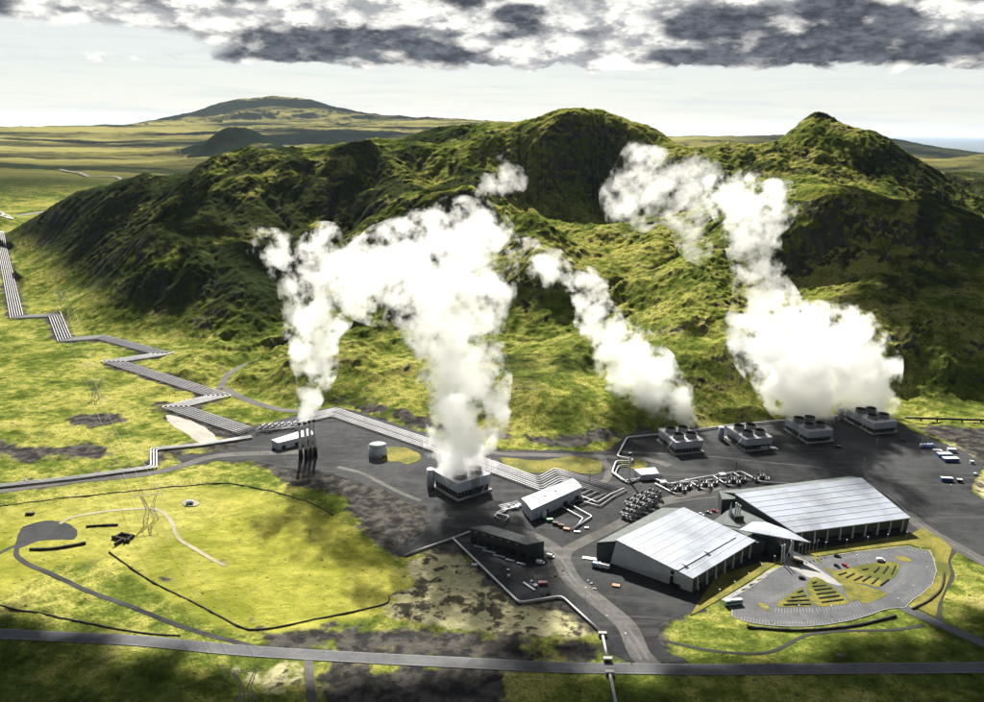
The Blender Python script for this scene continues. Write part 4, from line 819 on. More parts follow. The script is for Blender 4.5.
cbk = G(737.5, 519.5, 9.5); MB().box((cbk.x - eo.x, cbk.y - eo.y, 9.5), (6.5, 5.5, 3.6), .15).build('plant_room', 'slate', en)
for i, (dx_, r_) in enumerate(((-1.9, .55), (-.2, .5), (1.4, .5))):
    q = MB(); q.cyl((cbk.x - eo.x + dx_, cbk.y - eo.y + .4 * i, 13.1), (cbk.x - eo.x + dx_, cbk.y - eo.y + .4 * i, 22 - i * 1.2), r_, n=10); q.build('flue', 'steel', en)
MB().prism(ccw([(cbk.x - eo.x - 5, cbk.y - eo.y + 5), (cbk.x - eo.x - 2.8, cbk.y - eo.y + 2.9), (cbk.x - eo.x - 4.4, cbk.y - eo.y + 3.2)]), 9.5, [21.5, 12, 12]).build('wind_fin', 'wall', en)
# ------------------------------------------------------------------ long white shed, black shed, small sheds
def shed(name, label, px, z, wallm, roofm, ridge=.0, cat='shed', extras=None):
    """px: four roof corners in the photograph (front-left, front-right, back-right, back-left)"""
    C_ = [G(x, y, z) for x, y in px]; o = Vector((C_[0].x, C_[0].y, YZ)); t = thing(name, label, cat, o, math.atan2(C_[1].y - C_[0].y, C_[1].x - C_[0].x))
    inv = Matrix.LocRotScale(t.location, t.rotation_euler, None).inverted(); L = [(inv @ Vector((c.x, c.y, YZ))) for c in C_]; L = [(p.x, p.y) for p in L]; L = ccw(L)
    MB().prism([lerp2(p, (sum(q[0] for q in L) / 4, sum(q[1] for q in L) / 4), .01) for p in L], 0, z - .25).build('wall', wallm, t)
    a, b = lerp2(L[0], L[3], .5), lerp2(L[1], L[2], .5); mb = MB(); zr = z + ridge
    vs = [(L[0][0], L[0][1], z), (L[1][0], L[1][1], z), (L[2][0], L[2][1], z), (L[3][0], L[3][1], z), (a[0], a[1], zr), (b[0], b[1], zr)]; vs += [(x, y, zz - .24) for x, y, zz in vs]
    mb.add(vs, [(0, 1, 5, 4), (4, 5, 2, 3), (10, 11, 7, 6), (9, 8, 11, 10), (0, 6, 7, 1), (2, 8, 9, 3), (1, 7, 11, 5), (5, 11, 8, 2), (3, 9, 10, 4), (4, 10, 6, 0)]); mb.build('roof', roofm, t)
    return t, L
ws, wsL = shed('pipe_shed', 'long low white shed beside the parallel pipes in the middle of the yard', [(531.5, 510), (582, 487), (573, 478.5), (521.5, 498.5)], 9, 'casing', 'white', .7)
for k in (.25, .62, .86):
    p, q = lerp2(wsL[0], wsL[1], k), lerp2(wsL[0], wsL[1], k + .08); MB().box(((p[0] + q[0]) / 2, (p[1] + q[1]) / 2 + .02, .02), (4.2, .5, 3.4)).build('door', 'dark', ws)
for k in (.35, .55): p = lerp2(lerp2(wsL[0], wsL[1], k), lerp2(wsL[3], wsL[2], k), .5); MB().box((p[0], p[1], 9.5), (2, 1.6, .9)).build('roof_vent', 'steel', ws)
bs, bsL = shed('storage_shed', 'long black shed with a ribbed grey roof below the nearest cooling tower', [(470, 528, ), (527, 545), (544.5, 541.5), (489, 525.5)], 10, 'slate', 'roofdim', .25)
for k in range(7):
    p = lerp2(bsL[0], bsL[1], (k + .5) / 7); MB().box((p[0], p[1], .02), (4.6, .4, 3.8)).build('door', 'dark', bs)
for k in range(6): p = lerp2(bsL[0], bsL[1], (k + .8) / 7); MB().box((p[0], p[1] - .2, 8.0), (2.2, .3, .5)).build('vent_panel', 'concrete', bs)
shed('valve_house', 'small flat white house by the tall lone stack', [(641, 475), (659, 473.5), (655, 467.5), (634, 469.5)], 5, 'casing', 'white', .2)
ss_, ssL = shed('stack_house', 'narrow white roofed house standing behind the row of four stacks', [(278, 443), (314, 434), (309, 428.5), (271.5, 440)], 7, 'casing', 'white', .2)
for k in (.15, .5, .8): p = lerp2(ssL[0], ssL[1], k); MB().box((p[0], p[1], .02), (3.4, .4, 3.2)).build('door', 'dark', ss_)
# ------------------------------------------------------------------ four stacks
for i, (x, y) in enumerate(((301, 459), (306.5, 458.5), (311, 457), (315.5, 456))):
    lab = ['leftmost of the four tall silver stacks in a row', 'second from the left of the four tall silver stacks', 'third from the left of the four tall silver stacks', 'rightmost of the four tall silver stacks in a row'][i]
    g = G(x, y, YZ); t = thing('exhaust_stack', lab, 'stack', g, 0, 'four stacks of the steam exhaust'); 
    MB().cyl((0, 0, 0), (0, 0, 8.5), 1.9, 1.75, 16).build('dark_base', 'dark', t, True); MB().cyl((0, 0, 8.4), (0, 0, 31), 1.45, 1.15, 16).build('shaft', 'white', t, True)  # darker, wider bottom section under each shaft
    MB().cyl((0, 0, 31), (0, 0, 32.6), 1.5, 1.6, 16).build('rim', 'dark', t, True); MB().box((0, 1.5, 2), (.5, .15, 28)).build('ladder', 'steel', t)
g = G(628.8, 481, YZ); t = thing('exhaust_stack', 'single slim grey stack beside the small white house', 'stack', g); MB().cyl((0, 0, 0), (0, 0, 22), .95, .85, 14).build('shaft', 'steel', t, True); MB().cyl((0, 0, 22), (0, 0, 24), 1.7, 1.7, 14).build('rim', 'dark', t, True); MB().cyl((0, 0, 0), (0, 0, 1.5), 1.6, 1.3, 14).build('dark_base', 'dark', t, True)
g = G(378, 455.5, YZ); t = thing('storage_tank', 'round white tank among green lawns left of the nearest cooling tower', 'tank', g)
MB().cyl((0, 0, 0), (0, 0, 9.6), 7.8, 7.8, 40).build('wall', 'casing', t, True); MB().cyl((0, 0, 9.6), (0, 0, 10.5), 7.9, .6, 40).build('roof', 'deck', t, True); MB().cyl((0, 0, 10.4), (0, 0, 12), .18, .12, 6).build('vent_pipe', 'dark', t); MB().box((6, -5.4, 0), (2, 2.6, 2.2), -.7).build('valve_box', 'slate', t)
# ------------------------------------------------------------------ cooling towers
def rail(mb, pts, z, h=1.1):
    for a, b in zip(pts, pts[1:] + pts[:1]):
        L = math.hypot(b[0] - a[0], b[1] - a[1]); k = max(2, int(L / 2.5))
        for zz in (.55, 1.1): mb.cyl((a[0], a[1], z + zz), (b[0], b[1], z + zz), .05, n=4)
        for i in range(k): p = lerp2(a, b, i / k); mb.cyl((p[0], p[1], z), (p[0], p[1], z + h), .05, n=4)
def tower(label, corner, rz, Wd, Ld, H, fan_r, vessel, front_stairs=False, vr=2.6):
    """corner = front corner (world xy); x runs to the right, y runs away"""
    t = thing('cooling_tower', label, 'cooling tower', (corner.x, corner.y, YZ), rz, 'cooling towers of the power plant'); w, l = Wd, Ld
    MB().prism([(-1.2, -1.2), (w + 1.2, -1.2), (w + 1.2, l + 1.2), (-1.2, l + 1.2)], 0, 1.1).build('basin', 'concrete', t)
    zb = H * .45
    MB().prism([(1.0, 1.0), (w - 1.0, 1.0), (w - 1.0, l - 1.0), (1.0, l - 1.0)], 1.1, zb).build('louvres', 'louvre', t)
    pst = MB(); n1_, n2_ = int(w / 3.0), int(l / 3.0)
    for i in range(n1_ + 1):
        for y in (.35, l - .35): pst.box((w * i / n1_ * .974 + .35, y, 1.1), (.34, .34, zb - 1.1))
    for i in range(1, n2_):
        for x in (.35, w - .35): pst.box((x, l * i / n2_, 1.1), (.34, .34, zb - 1.1))
    for z_ in (1.1 + (zb - 1.1) * .5,): 
        pst.box((w / 2, .35, z_), (w - 1, .16, .16)); pst.box((.35, l / 2, z_), (.16, l - 1, .16))
    pst.build('frame', 'pipe_d', t)['kind'] = 'stuff'
    MB().prism([(0, 0), (w, 0), (w, l), (0, l)], zb, H).build('casing', 'casing', t)
    d = MB(); d.prism([(-.15, -.15), (w + .15, -.15), (w + .15, l + .15), (-.15, l + .15)], H + .002, H + .3); dk_ = d.build('deck', 'deck', t)
    r_ = MB(); rail(r_, [(.2, .2), (w - .2, .2), (w - .2, l - .2), (.2, l - .2)], H + .3); r_.build('railing', 'steel', t)
    for i in (0, 1):
        for j in (0, 1):
            cx_, cy_ = w * (.27 + .46 * i), l * (.27 + .44 * j); n = 28; prof = [(fan_r * 1.06, 0), (fan_r * .96, 1.2), (fan_r * .93, 2.4), (fan_r, 4.0), (fan_r - .3, 4.0), (fan_r * .90, 2.0), (fan_r * .90, .4)]
            vs = [(cx_ + r * math.cos(2 * math.pi * k / n), cy_ + r * math.sin(2 * math.pi * k / n), H + .3 + z) for r, z in prof for k in range(n)]; fs = [(a * n + k, a * n + (k + 1) % n, (a + 1) * n + (k + 1) % n, (a + 1) * n + k) for a in range(len(prof) - 1) for k in range(n)]
            mb = MB(); mb.add(vs[:4 * n], fs[:3 * n]); fs_ = mb.build('fan_stack', 'ring', t, True); mb = MB(); mb.add(vs[3 * n:], [tuple(i for i in f) for f in fs[:3 * n]]); mb.build('fan_throat', 'dark', fs_, True)  # inner wall made black: the shade inside the ring put into colour
            q = MB(); q.cyl((cx_, cy_, H + .34), (cx_, cy_, H + .5), fan_r * .9, n=24); q.build('fan_opening', 'dark', fs_)  # solid black disc drawn for the dark inside the ring
            q = MB(); q.cyl((cx_, cy_, H + .5), (cx_, cy_, H + 2.1), .7, n=10)
            for b in range(6): a = b * math.pi / 3; q.box((cx_ + math.cos(a) * fan_r * .45, cy_ + math.sin(a) * fan_r * .45, H + 1.8), (fan_r * .8, .5, .08), a)
            q.build('fan', 'pipe_d', fs_)
    # pipes and stairs on one flank
    rs = MB(); sx, sy, along = (w * .52, -1.0, 0) if front_stairs else (-1.0, l * .55, 1)
    for k in range(4):
        o_ = (k - 1.5) * 2.0; px_, py_ = (sx + o_, sy) if not along else (sx, sy + o_)
        q = (px_, py_ + 1.2) if not along else (px_ + 1.2, py_)
        m3 = MB(); m3.tube([(px_, py_, .2), (px_, py_, H + 1.0 + .2 * k), (q[0], q[1], H + 1.3 + .2 * k), (q[0] + (0 if not along else 3), q[1] + (3 if not along else 0), H + 1.3 + .2 * k)], .42, 8); m3.build('riser_pipe', 'pipe_d', t, True)
    st = MB(); nst = 12
    for k in range(nst):
        f_ = k / nst; px_, py_ = (sx + 5 + f_ * 7, sy - .4) if not along else (sx - .4, sy - 6 - f_ * 8)
        st.box((px_, py_, .4 + f_ * (H - .4)), (1.0, 1.0, .12))
    a, b = ((sx + 5, sy - .9, 1.3), (sx + 12, sy - .9, H + 1.2)) if not along else ((sx - .9, sy - 6, 1.3), (sx - .9, sy - 14, H + 1.2))
    st.cyl(a, b, .07, n=4); st.cyl((a[0], a[1], a[2] - 1.0), (b[0], b[1], b[2] - 1.0), .14, n=4); st.box((b[0], b[1] + (.4 if not along else 0), 0), (.3, .3, H)); st.build('stair', 'steel', t)
    if vessel: 
        vx, vy, vh = vessel; v = MB(); v.cyl((vx, vy, 0), (vx, vy, vh), vr, n=24); vv_ = v.build('riser_vessel', 'casing', t, True); MB().cyl((vx, vy, vh), (vx, vy, vh + .25), vr + .1, vr - .3, n=24).build('vessel_cap', 'white', vv_)
    return t
fA = G(458, 501, 0); tower('nearest and largest cooling tower, set cornerwise by the long black shed', Vector((fA.x, fA.y)), R(39), 31, 32, 13.5, 5.6, (-1.5, 34, 14.5), True, 2.9)
def tw(label, px, py, H, W_, L_, ves=None): g = G(px, py, H); return tower(label, Vector((g.x, g.y)), R(14.5), W_, L_, H, 5.0, ves)
tw('steaming cooling tower at the left end of the far row', 676, 443, 11, 26, 34)
tw('idle cooling tower with four open fan rings, the only one without steam', 746, 439.8, 11, 26, 33, (-6, 31, 12))
tw('steaming cooling tower standing second from the right in the far row', 809, 432.2, 11, 25, 36)
tw('steaming cooling tower at the right end of the far row', 874.5, 423.5, 11, 25, 40, (-5, 41, 13))
# ------------------------------------------------------------------ pipelines
def elbow(pts, cut=4.0):
    o = [pts[0]]
    for a, b, c in zip(pts[:-2], pts[1:-1], pts[2:]):
        k = min(cut, (b - a).length * .4, (c - b).length * .4); o += [b + (a - b).normalized() * k, b + ((a - b).normalized() + (c - b).normalized()) * k * .25, b + (c - b).normalized() * k]
    o.append(pts[-1]); return o
def offset(pts, d):
    o = []
    for i, p in enumerate(pts):
        a = (pts[i] - pts[i - 1]) if i else (pts[1] - pts[0]); b = (pts[i + 1] - pts[i]) if i < len(pts) - 1 else a
        a = Vector((a.x, a.y)).normalized(); b = Vector((b.x, b.y)).normalized(); na, nb_ = Vector((-a.y, a.x)), Vector((-b.y, b.x)); m = (na + nb_); m = m.normalized() if m.length > .2 else na
        k = d / max(.45, m.dot(na)); o.append(Vector((p.x + m.x * k, p.y + m.y * k, p.z)))
    return o
def pipeline(name, label, pts, r, h, mat='pipe', group=None, drape=True, sup=18, elb=3.0):
    P_ = elbow([Vector((p.x, p.y, 0)) for p in pts], elb); Q = []
    for a, b in zip(P_[:-1], P_[1:]):
        k = max(1, int((b - a).length / 14)) if drape else 1
        for i in range(k): Q.append(a.lerp(b, i / k))
    Q.append(P_[-1]); X = np.array([q.x for q in Q]); Y = np.array([q.y for q in Q]); Z = np.maximum(terrain(X, Y), -.1) if drape else np.zeros(len(X))
    Z = Z + h; loc = Vector((Q[0].x, Q[0].y, float(Z[0]) - h)); t = thing(name, label, 'pipeline', loc, 0, group)
    mb = MB(); mb.tube([Vector((q.x, q.y, z)) - loc for q, z in zip(Q, Z)], r, 8); mb.build('pipe', mat, t, True)
    acc_ = 0; sb = MB(); cnt = 0
    for i in range(1, len(Q)):
        acc_ += (Q[i] - Q[i - 1]).length
        if acc_ > sup:
            acc_ = 0; q = Vector((Q[i].x, Q[i].y, 0)) - loc; d = (Q[i] - Q[i - 1]); sb.box((q.x, q.y, float(Z[i]) - h - loc.z - .3), (r * .8, r * 2.2, h - r + .4), math.atan2(d.y, d.x)); cnt += 1
    if cnt: s_ = sb.build('support', 'maroon' if mat == 'pipe' else 'dark', t); s_['kind'] = 'stuff'
    return t
for i in range(6):
    pipeline('steam_pipe', ['outermost','second','third','fourth','fifth','innermost'][i] + ' of six silver zigzag pipes, counted from the lower left side', offset(PIPE_MAIN, (2.5 - i) * -3.2), .55, 1.6, 'pipe', 'silver pipes of the zigzag bundle')
for i in range(7):
    pipeline('steam_pipe', ['lowest','second lowest','third lowest','darker middle','third highest','second highest','highest'][i] + ' of seven silver pipes passing behind the nearest cooling tower', offset(PIPE_EAST, (i - 3) * 2.9), .55, 1.6, 'pipe' if i != 3 else 'pipe_d', 'silver pipes of the east bundle', False)
for i in range(3):
    pipeline('water_pipe', ['lowest','middle','highest'][i] + ' of three pipes leading off the left edge along the gravel track', offset(PIPE_WEST, (i - 1) * 2.3), .65, 1.3, 'pipe', 'pipes leading west')
pipeline('water_pipe', 'thin pale pipe running left from the corner of the black shed', PIPE_SOUTH, .55, 1.1, 'pipe'); pipeline('water_pipe', 'thin pale pipe zigzagging from the black shed round the gravel edge to the main road', PIPE_SOUTH2, .7, 1.2, 'pipe')
pipeline('water_pipe', 'short straight length of pipe stopping just above the main road', PIPE_SOUTH3, .8, 1.2, 'pipe'); pipeline('water_pipe', 'straight length of pipe leaving the picture below the main road', PIPE_SOUTH4, .8, 1.2, 'pipe')
for (x, y), lab in zip(((602.3, 636), (607.6, 661.5), (609.5, 675)), ('concrete pipe portal where the pale zigzag pipe dives under', 'concrete pipe portal on the upper edge of the main road', 'concrete pipe portal on the lower edge of the main road')):
    g = G(x, y, 0); t = thing('pipe_portal', lab, 'pipe portal', g, 0, 'portals of the buried pipe'); MB().box((0, 0, -.3), (4.6, 2.2, 2.6)).build('block', 'concrete', t); MB().box((0, -1.3, 0), (2.6, .5, 2.0)).build('hatch', 'dark', t)
pipeline('steam_pipe', 'long pipe looping behind the row of far cooling towers', gp([(745, 478), (700, 483), (668, 486), (650, 479), (624, 483), (612, 474), (616, 463), (632, 463), (633, 461), (617, 458), (627, 439), (657, 436), (700, 431.2), (727, 427), (789, 421.5), (844, 416.5), (862, 414)]), .8, 1.6, 'pipe', None, False)
pipeline('steam_pipe', 'second pipe of the loop around the small white house', gp([(662, 476), (640, 480), (628, 485), (615, 475), (619, 467), (634, 466)]), .6, 1.4, 'pipe_d', None, False)
pb = pipeline('pipe_bridge', 'dark pipe bridge running right behind the last cooling tower', gp([(905, 420), (940, 421.5), (984, 423.5), (1040, 426)]), 1.1, 2.6, 'dark', None, True, 12)
pipeline('steam_pipe', 'straight collector pipe behind the rows of separators', gp([(668, 486), (700, 479.5), (741, 473.2), (760, 483.5), (792, 486)]), .8, 1.4, 'pipe', None, False)
for k, (a, b) in enumerate((((655, 485), (675, 495.5)), ((686, 481), (703, 491)), ((713, 477.5), (728, 487)), ((734, 474.5), (745, 481)))):
    pipeline('branch_pipe', ['first', 'second', 'third', 'last'][k] + ' short branch pipe from the left between the separator rows', gp([a, b, (b[0] + 7, b[1] + .5)]), .6, 1.3, 'pipe', 'branch pipes between the separators', False)
for k, P_ in enumerate(([(556, 505), (583, 520), (576, 529)], [(561, 501), (592, 518), (572, 531)], [(565, 498), (600, 508), (614, 498), (626, 492)], [(572, 494), (597, 504), (612, 495), (624, 490)], [(585, 489), (560, 500)], [(592, 491), (566, 502.5)], [(598, 493), (572, 505)], [(606, 495), (580, 507)], [(500, 521), (494, 517), (505, 513)], [(505, 523), (509, 518), (496, 515), (507, 509)])):
    pipeline('yard_pipe', ['inner bent pipe right of the white shed', 'outer bent pipe right of the white shed', 'lower of two thick pipes leading to the black separators', 'upper of two thick pipes leading to the black separators', 'first cross pipe behind the white shed', 'second cross pipe behind the white shed', 'third cross pipe behind the white shed', 'last cross pipe right of the white shed',
              'small white zigzag pipe in the steam shadow', 'larger white zigzag pipe left of the white shed'][k], gp(P_), .55, 1.3, 'pipe' if k in (0, 1, 3, 8, 9) else 'pipe_d', 'loose pipes in the yard', False, 9, 1.5)
# valve manifold in front of the stacks
g0 = G(288, 431, YZ); t = thing('pipe_manifold', 'tangle of silver branch pipes and valves left of the four stacks', 'pipe manifold', g0)
for i in range(8):
    p = G(262 + i * 6.3, 430 - i * .6, 0) - g0; p.z = 0; m3 = MB(); m3.tube([p + Vector((-3, -9, .4)), p + Vector((-2, -7, 3.6)), p + Vector((1.5, 6, 3.9)), p + Vector((2, 8, .6))], .45, 8); m3.build('branch_pipe', 'pipe', t, True)
    m3 = MB(); m3.cyl(p + Vector((0, -2, 3.8)), p + Vector((0, -2, 5.8)), .5, .5, 8); m3.box(p + Vector((0, -2, 5.8)), (1.1, 1.1, .5)); m3.build('valve', 'dark', t)
m3 = MB(); 
for j in (-6, 0, 6): m3.tube([G(258, 432, 0) - g0 + Vector((0, j, 3.0)), G(312, 426, 0) - g0 + Vector((0, j, 3.0))], .5, 8)
m3.build('header_pipe', 'pipe', t, True)['kind'] = 'stuff'
# ------------------------------------------------------------------ separators: dark vessels on frames
def separator(label, loc, rz, n, L_, group, sc=1.0):
    t = thing('steam_separator', label, 'separator', loc, rz, group)
    fr = MB()
    for x in (-L_ * .35, L_ * .35): fr.box((x, 0, 0), (.8, 2.6 * sc, 1.4 * sc))
    fr.build('cradle', 'concrete', t)
    v = MB(); r = 1.55 * sc; z = 2.9 * sc; v.cyl((-L_ / 2, 0, z), (L_ / 2, 0, z), r, n=18)
    for s in (-1, 1): v.cyl((s * L_ / 2, 0, z), (s * (L_ / 2 + .7 * sc), 0, z), r, r * .55, 18)
    v.build('vessel', 'pipe_d', t, True)
    for k in range(n):
        x = -L_ * .38 + L_ * .76 * k / max(1, n - 1); q = MB(); q.tube([(x, 0, z + r * .8), (x, 0, z + r + 1.6 * sc), (x, 1.2 * sc, z + r + 2.2 * sc), (x, 2.6 * sc, z + r + 1.5 * sc), (x, 3.0 * sc, .3)], .48 * sc, 8); q.build('outlet_pipe', 'pipe_d' if k % 2 else 'dark', t, True)
    MB().box((0, -r - .5, z + .3), (L_ * .7, .7, .12)).build('walkway', 'steel', t); return t
sp0 = None
for k in range(9):
    x, y = [(628, 519), (633, 515), (638, 511.5), (644, 508), (650, 504.5), (632, 508), (639, 504.5), (646, 501), (654, 498.5)][k]
    ordn = ['at the lower left end of the group behind the west hall', 'second up the front row behind the west hall', 'in the middle of the front row behind the west hall', 'fourth up the front row behind the west hall', 'at the upper right end of the front row behind west hall', 'at the left end of the back row beside the thick pipes', 'second in the back row beside the thick pipes', 'third in the back row below the collector pipe', 'at the right end of the back row below the collector pipe'][k]
    lab = 'dark horizontal steam vessel ' + ordn
    if sp0 is None: sp0 = separator(lab, G(x, y, YZ), R(-32), 4, 11, 'large dark steam vessels')
    else: relabel(copy_tree(sp0), lab, G(x, y, YZ), R(-32))
sq0 = None; cl_names = ['left', 'middle', 'right']
for c_, (cx0, cy0, nn_) in enumerate(((681, 491, 4), (707, 487.5, 4), (735, 484, 4), (764, 480.5, 3))):
    for k in range(nn_):
        lab = 'small dark vessel, ' + ['leftmost', 'second from the left', 'third from the left', 'rightmost'][k if nn_ == 4 else (0, 1, 3)[k]] + ' in the ' + ['first', 'second', 'third', 'last'][c_] + ' separator group from the left'
        loc = G(cx0 - 8 + k * 5.2, cy0 - (k % 2) * 3.2, YZ)
        if sq0 is None: sq0 = separator(lab, loc, R(62), 3, 7, 'small dark steam vessels', .72)
        else: relabel(copy_tree(sq0), lab, loc, R(62 + 6 * (k % 3)))
for k, (x, y) in enumerate(((663, 485.5), (722, 477.8))):
    t = thing('control_cabin', ['small grey cabin left of the first separator group', 'small grey cabin between the second and third separator groups'][k], 'cabin', G(x, y, YZ), R(10)); MB().box((0, 0, 0), (4.5, 4, 3.4)).build('wall', 'casing', t); MB().box((0, 0, 3.4), (4.9, 4.4, .3)).build('roof', 'white', t); MB().box((1, -2.02, .1), (1.1, .1, 2.1)).build('door', 'dark', t)
# ------------------------------------------------------------------ vehicles, containers, yard goods
def wheels(t, xs, w, r=.36):
    for x in xs:
        for s in (-1, 1):
            q = MB(); q.cyl((x, s * (w / 2 - .12), r), (x, s * (w / 2 + .06), r), r, n=14); o = q.build('wheel', 'tyre', t, False); q = MB(); q.cyl((x, s * (w / 2 + .02), r), (x, s * (w / 2 + .09), r), r * .55, n=10); q.build('rim', 'steel', o)
def profile(mb, pts, w, taper=None):
    """side outline (x,z) extruded across the width; taper gives the half-width factor per point"""
    n = len(pts); tp = taper or [1] * n
    vs = [(x, -w / 2 * k, z) for (x, z), k in zip(pts, tp)] + [(x, w / 2 * k, z) for (x, z), k in zip(pts, tp)]
    mb.add(vs, [tuple(range(n)), tuple(range(n, 2 * n))[::-1]] + [(i + n, (i + 1) % n + n, (i + 1) % n, i) for i in range(n)]); return mb
def car(label, px, py, rz, mat, kind='car', group='cars at the power plant', z=.30):
    t = thing('parked_' + kind if kind != 'car' else 'parked_car', label, {'car': 'car', 'van': 'van', 'pickup': 'pickup'}[kind], G(px, py, z), rz, group); M = M_[mat]
    if kind == 'car':
        profile(MB(), [(-2.15, .35), (2.15, .35), (2.2, .75), (1.1, .95), (-2.1, .98), (-2.2, .7)], 1.78).build('body', M, t)
        profile(MB(), [(-1.9, .98), (1.05, .95), (.35, 1.45), (-1.35, 1.48)], 1.6, [1, 1, .82, .82]).build('window', 'glass', t); MB().box((-.5, 0, 1.47), (1.65, 1.28, .05)).build('roof', M, t)
        wheels(t, (-1.35, 1.35), 1.76)
    else:
        profile(MB(), [(-2.7, .4), (2.6, .4), (2.65, 1.05), (1.7, 1.3), (1.15, 2.15), (-2.7, 2.2)], 1.95).build('body', M, t)
        profile(MB(), [(1.0, 1.35), (1.74, 1.33), (1.22, 2.08), (1.0, 2.08)], 1.99).build('window', 'glass', t); wheels(t, (-1.7, 1.7), 1.95, .4)
    for s in (-1, 1): MB().box((2.16 if kind == 'car' else 2.62, s * .62, .66), (.08, .3, .14)).build('headlight', 'white', t); MB().box((-2.2 if kind == 'car' else -2.71, s * .68, .72), (.06, .25, .14)).build('taillight', 'red', t)
    return t
car('dark car parked alone along the upper rim of the car park', 837.3, 556.8, R(-25), 'card'); car('dark blue car beside the red car in the car park', 837, 566.8, R(-60), 'card'); car('red car in the car park', 845, 566.3, R(-60), 'carr')
car('dark car standing below the plaza next to a planted island', 802, 578.8, R(-15), 'card'); car('silver car behind the roof of the west hall', 708.5, 513.2, R(-30), 'cars', z=YZ); car('red car behind the roof of the west hall', 714.8, 511.8, R(-30), 'carr', z=YZ); car('white car behind the west hall, left of the silver and red cars', 701, 515, R(-40), 'carw', z=YZ)
car('white van off the right end of the black shed', 550.3, 557.3, R(-25), 'carw', 'van', z=YZ); car('white van tucked against the front corner of the black shed', 540.5, 563.5, R(-15), 'carw', 'van', z=YZ)
car('white pickup sized van at the foot of the idle cooling tower', 774.5, 449.7, R(-8), 'carw', 'van', z=YZ); car('dark van on the open gravel right of the idle cooling tower', 839, 447.8, R(-5), 'card', 'van', z=YZ); car('dark van at the front corner of the rightmost cooling tower', 902, 441, R(-5), 'card', 'van', z=YZ)
car('white camper van parked on the right side of the car park', 880.5, 561.2, R(-4), 'carw', 'van')
# yellow and black minibus by the plaza
t = thing('bus', 'pale teal and white bus at the left tip of the car park', 'bus', G(733, 604.5, .3), R(12))
profile(MB(), [(-5.6, .45), (5.5, .45), (5.6, 1.0), (5.45, 3.1), (-5.6, 3.15)], 2.5).build('body', 'teal', t); MB().box((0, 0, 1.5), (10.6, 2.54, .95)).build('window', 'glass', t); MB().box((5.5, 0, 1.3), (.12, 2.2, 1.4)).build('windscreen', 'glass', t); MB().box((0, 0, 3.16), (10.8, 2.3, .16)).build('roof', 'white', t)
MB().box((-1, 0, 3.32), (3, 1.4, .25)).build('roof_hatch', 'white', t); wheels(t, (-3.4, 3.6), 2.5, .5)
t = thing('minibus', 'dark minibus with a yellow roof beside the pale plaza', 'minibus', G(798.5, 563.3, .33), R(-35)); profile(MB(), [(-3, .4), (3, .4), (3, 1.3), (2.5, 2.2), (-3, 2.3)], 2.1).build('body', 'card', t); MB().box((-.3, 0, 2.3), (5, 1.9, .15)).build('roof', 'yellow', t); MB().box((-.2, 0, 1.3), (4.6, 2.14, .6)).build('window', 'glass', t); wheels(t, (-1.9, 1.9), 2.1, .42)
# lorry by the west hall
t = thing('lorry', 'white lorry and box trailer parked against the dark gable of the west hall', 'lorry', G(603, 568.5, YZ), R(-22))
profile(MB(), [(-7.4, .9), (-3.6, .9), (-3.6, 3.3), (-6.6, 3.3), (-7.4, 2.0)], 2.4).build('cab', 'hut', t); MB().box((-7.2, 0, 1.9), (.5, 2.0, .8)).build('windscreen', 'glass', t); MB().box((0.6, 0, 1.0), (7.2, 2.5, 2.6)).build('trailer', 'white', t); MB().box((-1, 0, .6), (11, 1.0, .35)).build('chassis', 'dark', t); wheels(t, (-6, -1.2, 2.8), 2.4, .5)
t = thing('box_truck', 'white truck with a flat load at the foot of the idle cooling tower', 'truck', G(764.5, 449.2, YZ), R(-3)); MB().box((-1, 0, .9), (6, 2.4, 2.2)).build('load', 'white', t); profile(MB(), [(2.3, .5), (4.2, .5), (4.2, 1.5), (3.6, 2.5), (2.3, 2.5)], 2.2).build('cab', 'cars', t); wheels(t, (-2.6, 3.2), 2.3, .5)
def container(label, px, py, rz, mat, roofm, dims=(6.1, 2.4, 2.6), group='containers at the edge of the yard', name='shipping_container', z=YZ):
    t = thing(name, label, 'container', G(px, py, z), rz, group); MB().box((0, 0, 0), dims).build('wall', mat, t); MB().box((0, 0, dims[2]), (dims[0] + .1, dims[1] + .1, .14)).build('roof', roofm, t)
    q = MB()
    for k in range(int(dims[0] / .6)): q.box((-dims[0] / 2 + .4 + k * .6, 0, .15), (.12, dims[1] + .1, dims[2] - .3))
    q.build('ribs', mat, t)['kind'] = 'stuff'; MB().box((dims[0] / 2 + .03, 0, .1), (.06, dims[1] * .9, dims[2] - .3)).build('door', 'steel', t); return t
container('longest blue container with a white roof, nearest in the group of three', 950, 461, R(3), 'blue', 'white', (13, 5, 3)); container('blue container with a white roof, left of the white one and behind the longest', 944, 456.5, R(3), 'blue', 'white', (12, 5, 3)); container('white container at the back right of the container group', 951.5, 451.8, R(-8), 'casing', 'white', (7, 4, 3))
container('blue container with a white roof standing alone nearer the camera', 946.3, 481, R(-6), 'blue', 'white', (9, 3.2, 3)); container('small black container next to the lone blue one', 959.3, 482, R(-10), 'dark', 'deck', (4, 2.8, 2.4)); container('small white cabin at the far right edge of the yard', 971.5, 463.5, R(0), 'casing', 'white', (3, 2.6, 2.4))
container('white skip at the right edge below the small cabin', 974.7, 475, R(20), 'casing', 'white', (2.4, 2, 1.6))
t = thing('drilling_station', 'low blue and white cluster of tanks with two thin masts right of the yard', 'drilling station', G(926.5, 447.3, YZ), R(3))
for k in range(4): q = MB(); q.cyl((-5 + k * 3.3, 0, 0), (-5 + k * 3.3, 0, 3.2), 1.5, n=14); q.build('tank', 'hut' if k % 2 else 'white', t, True)
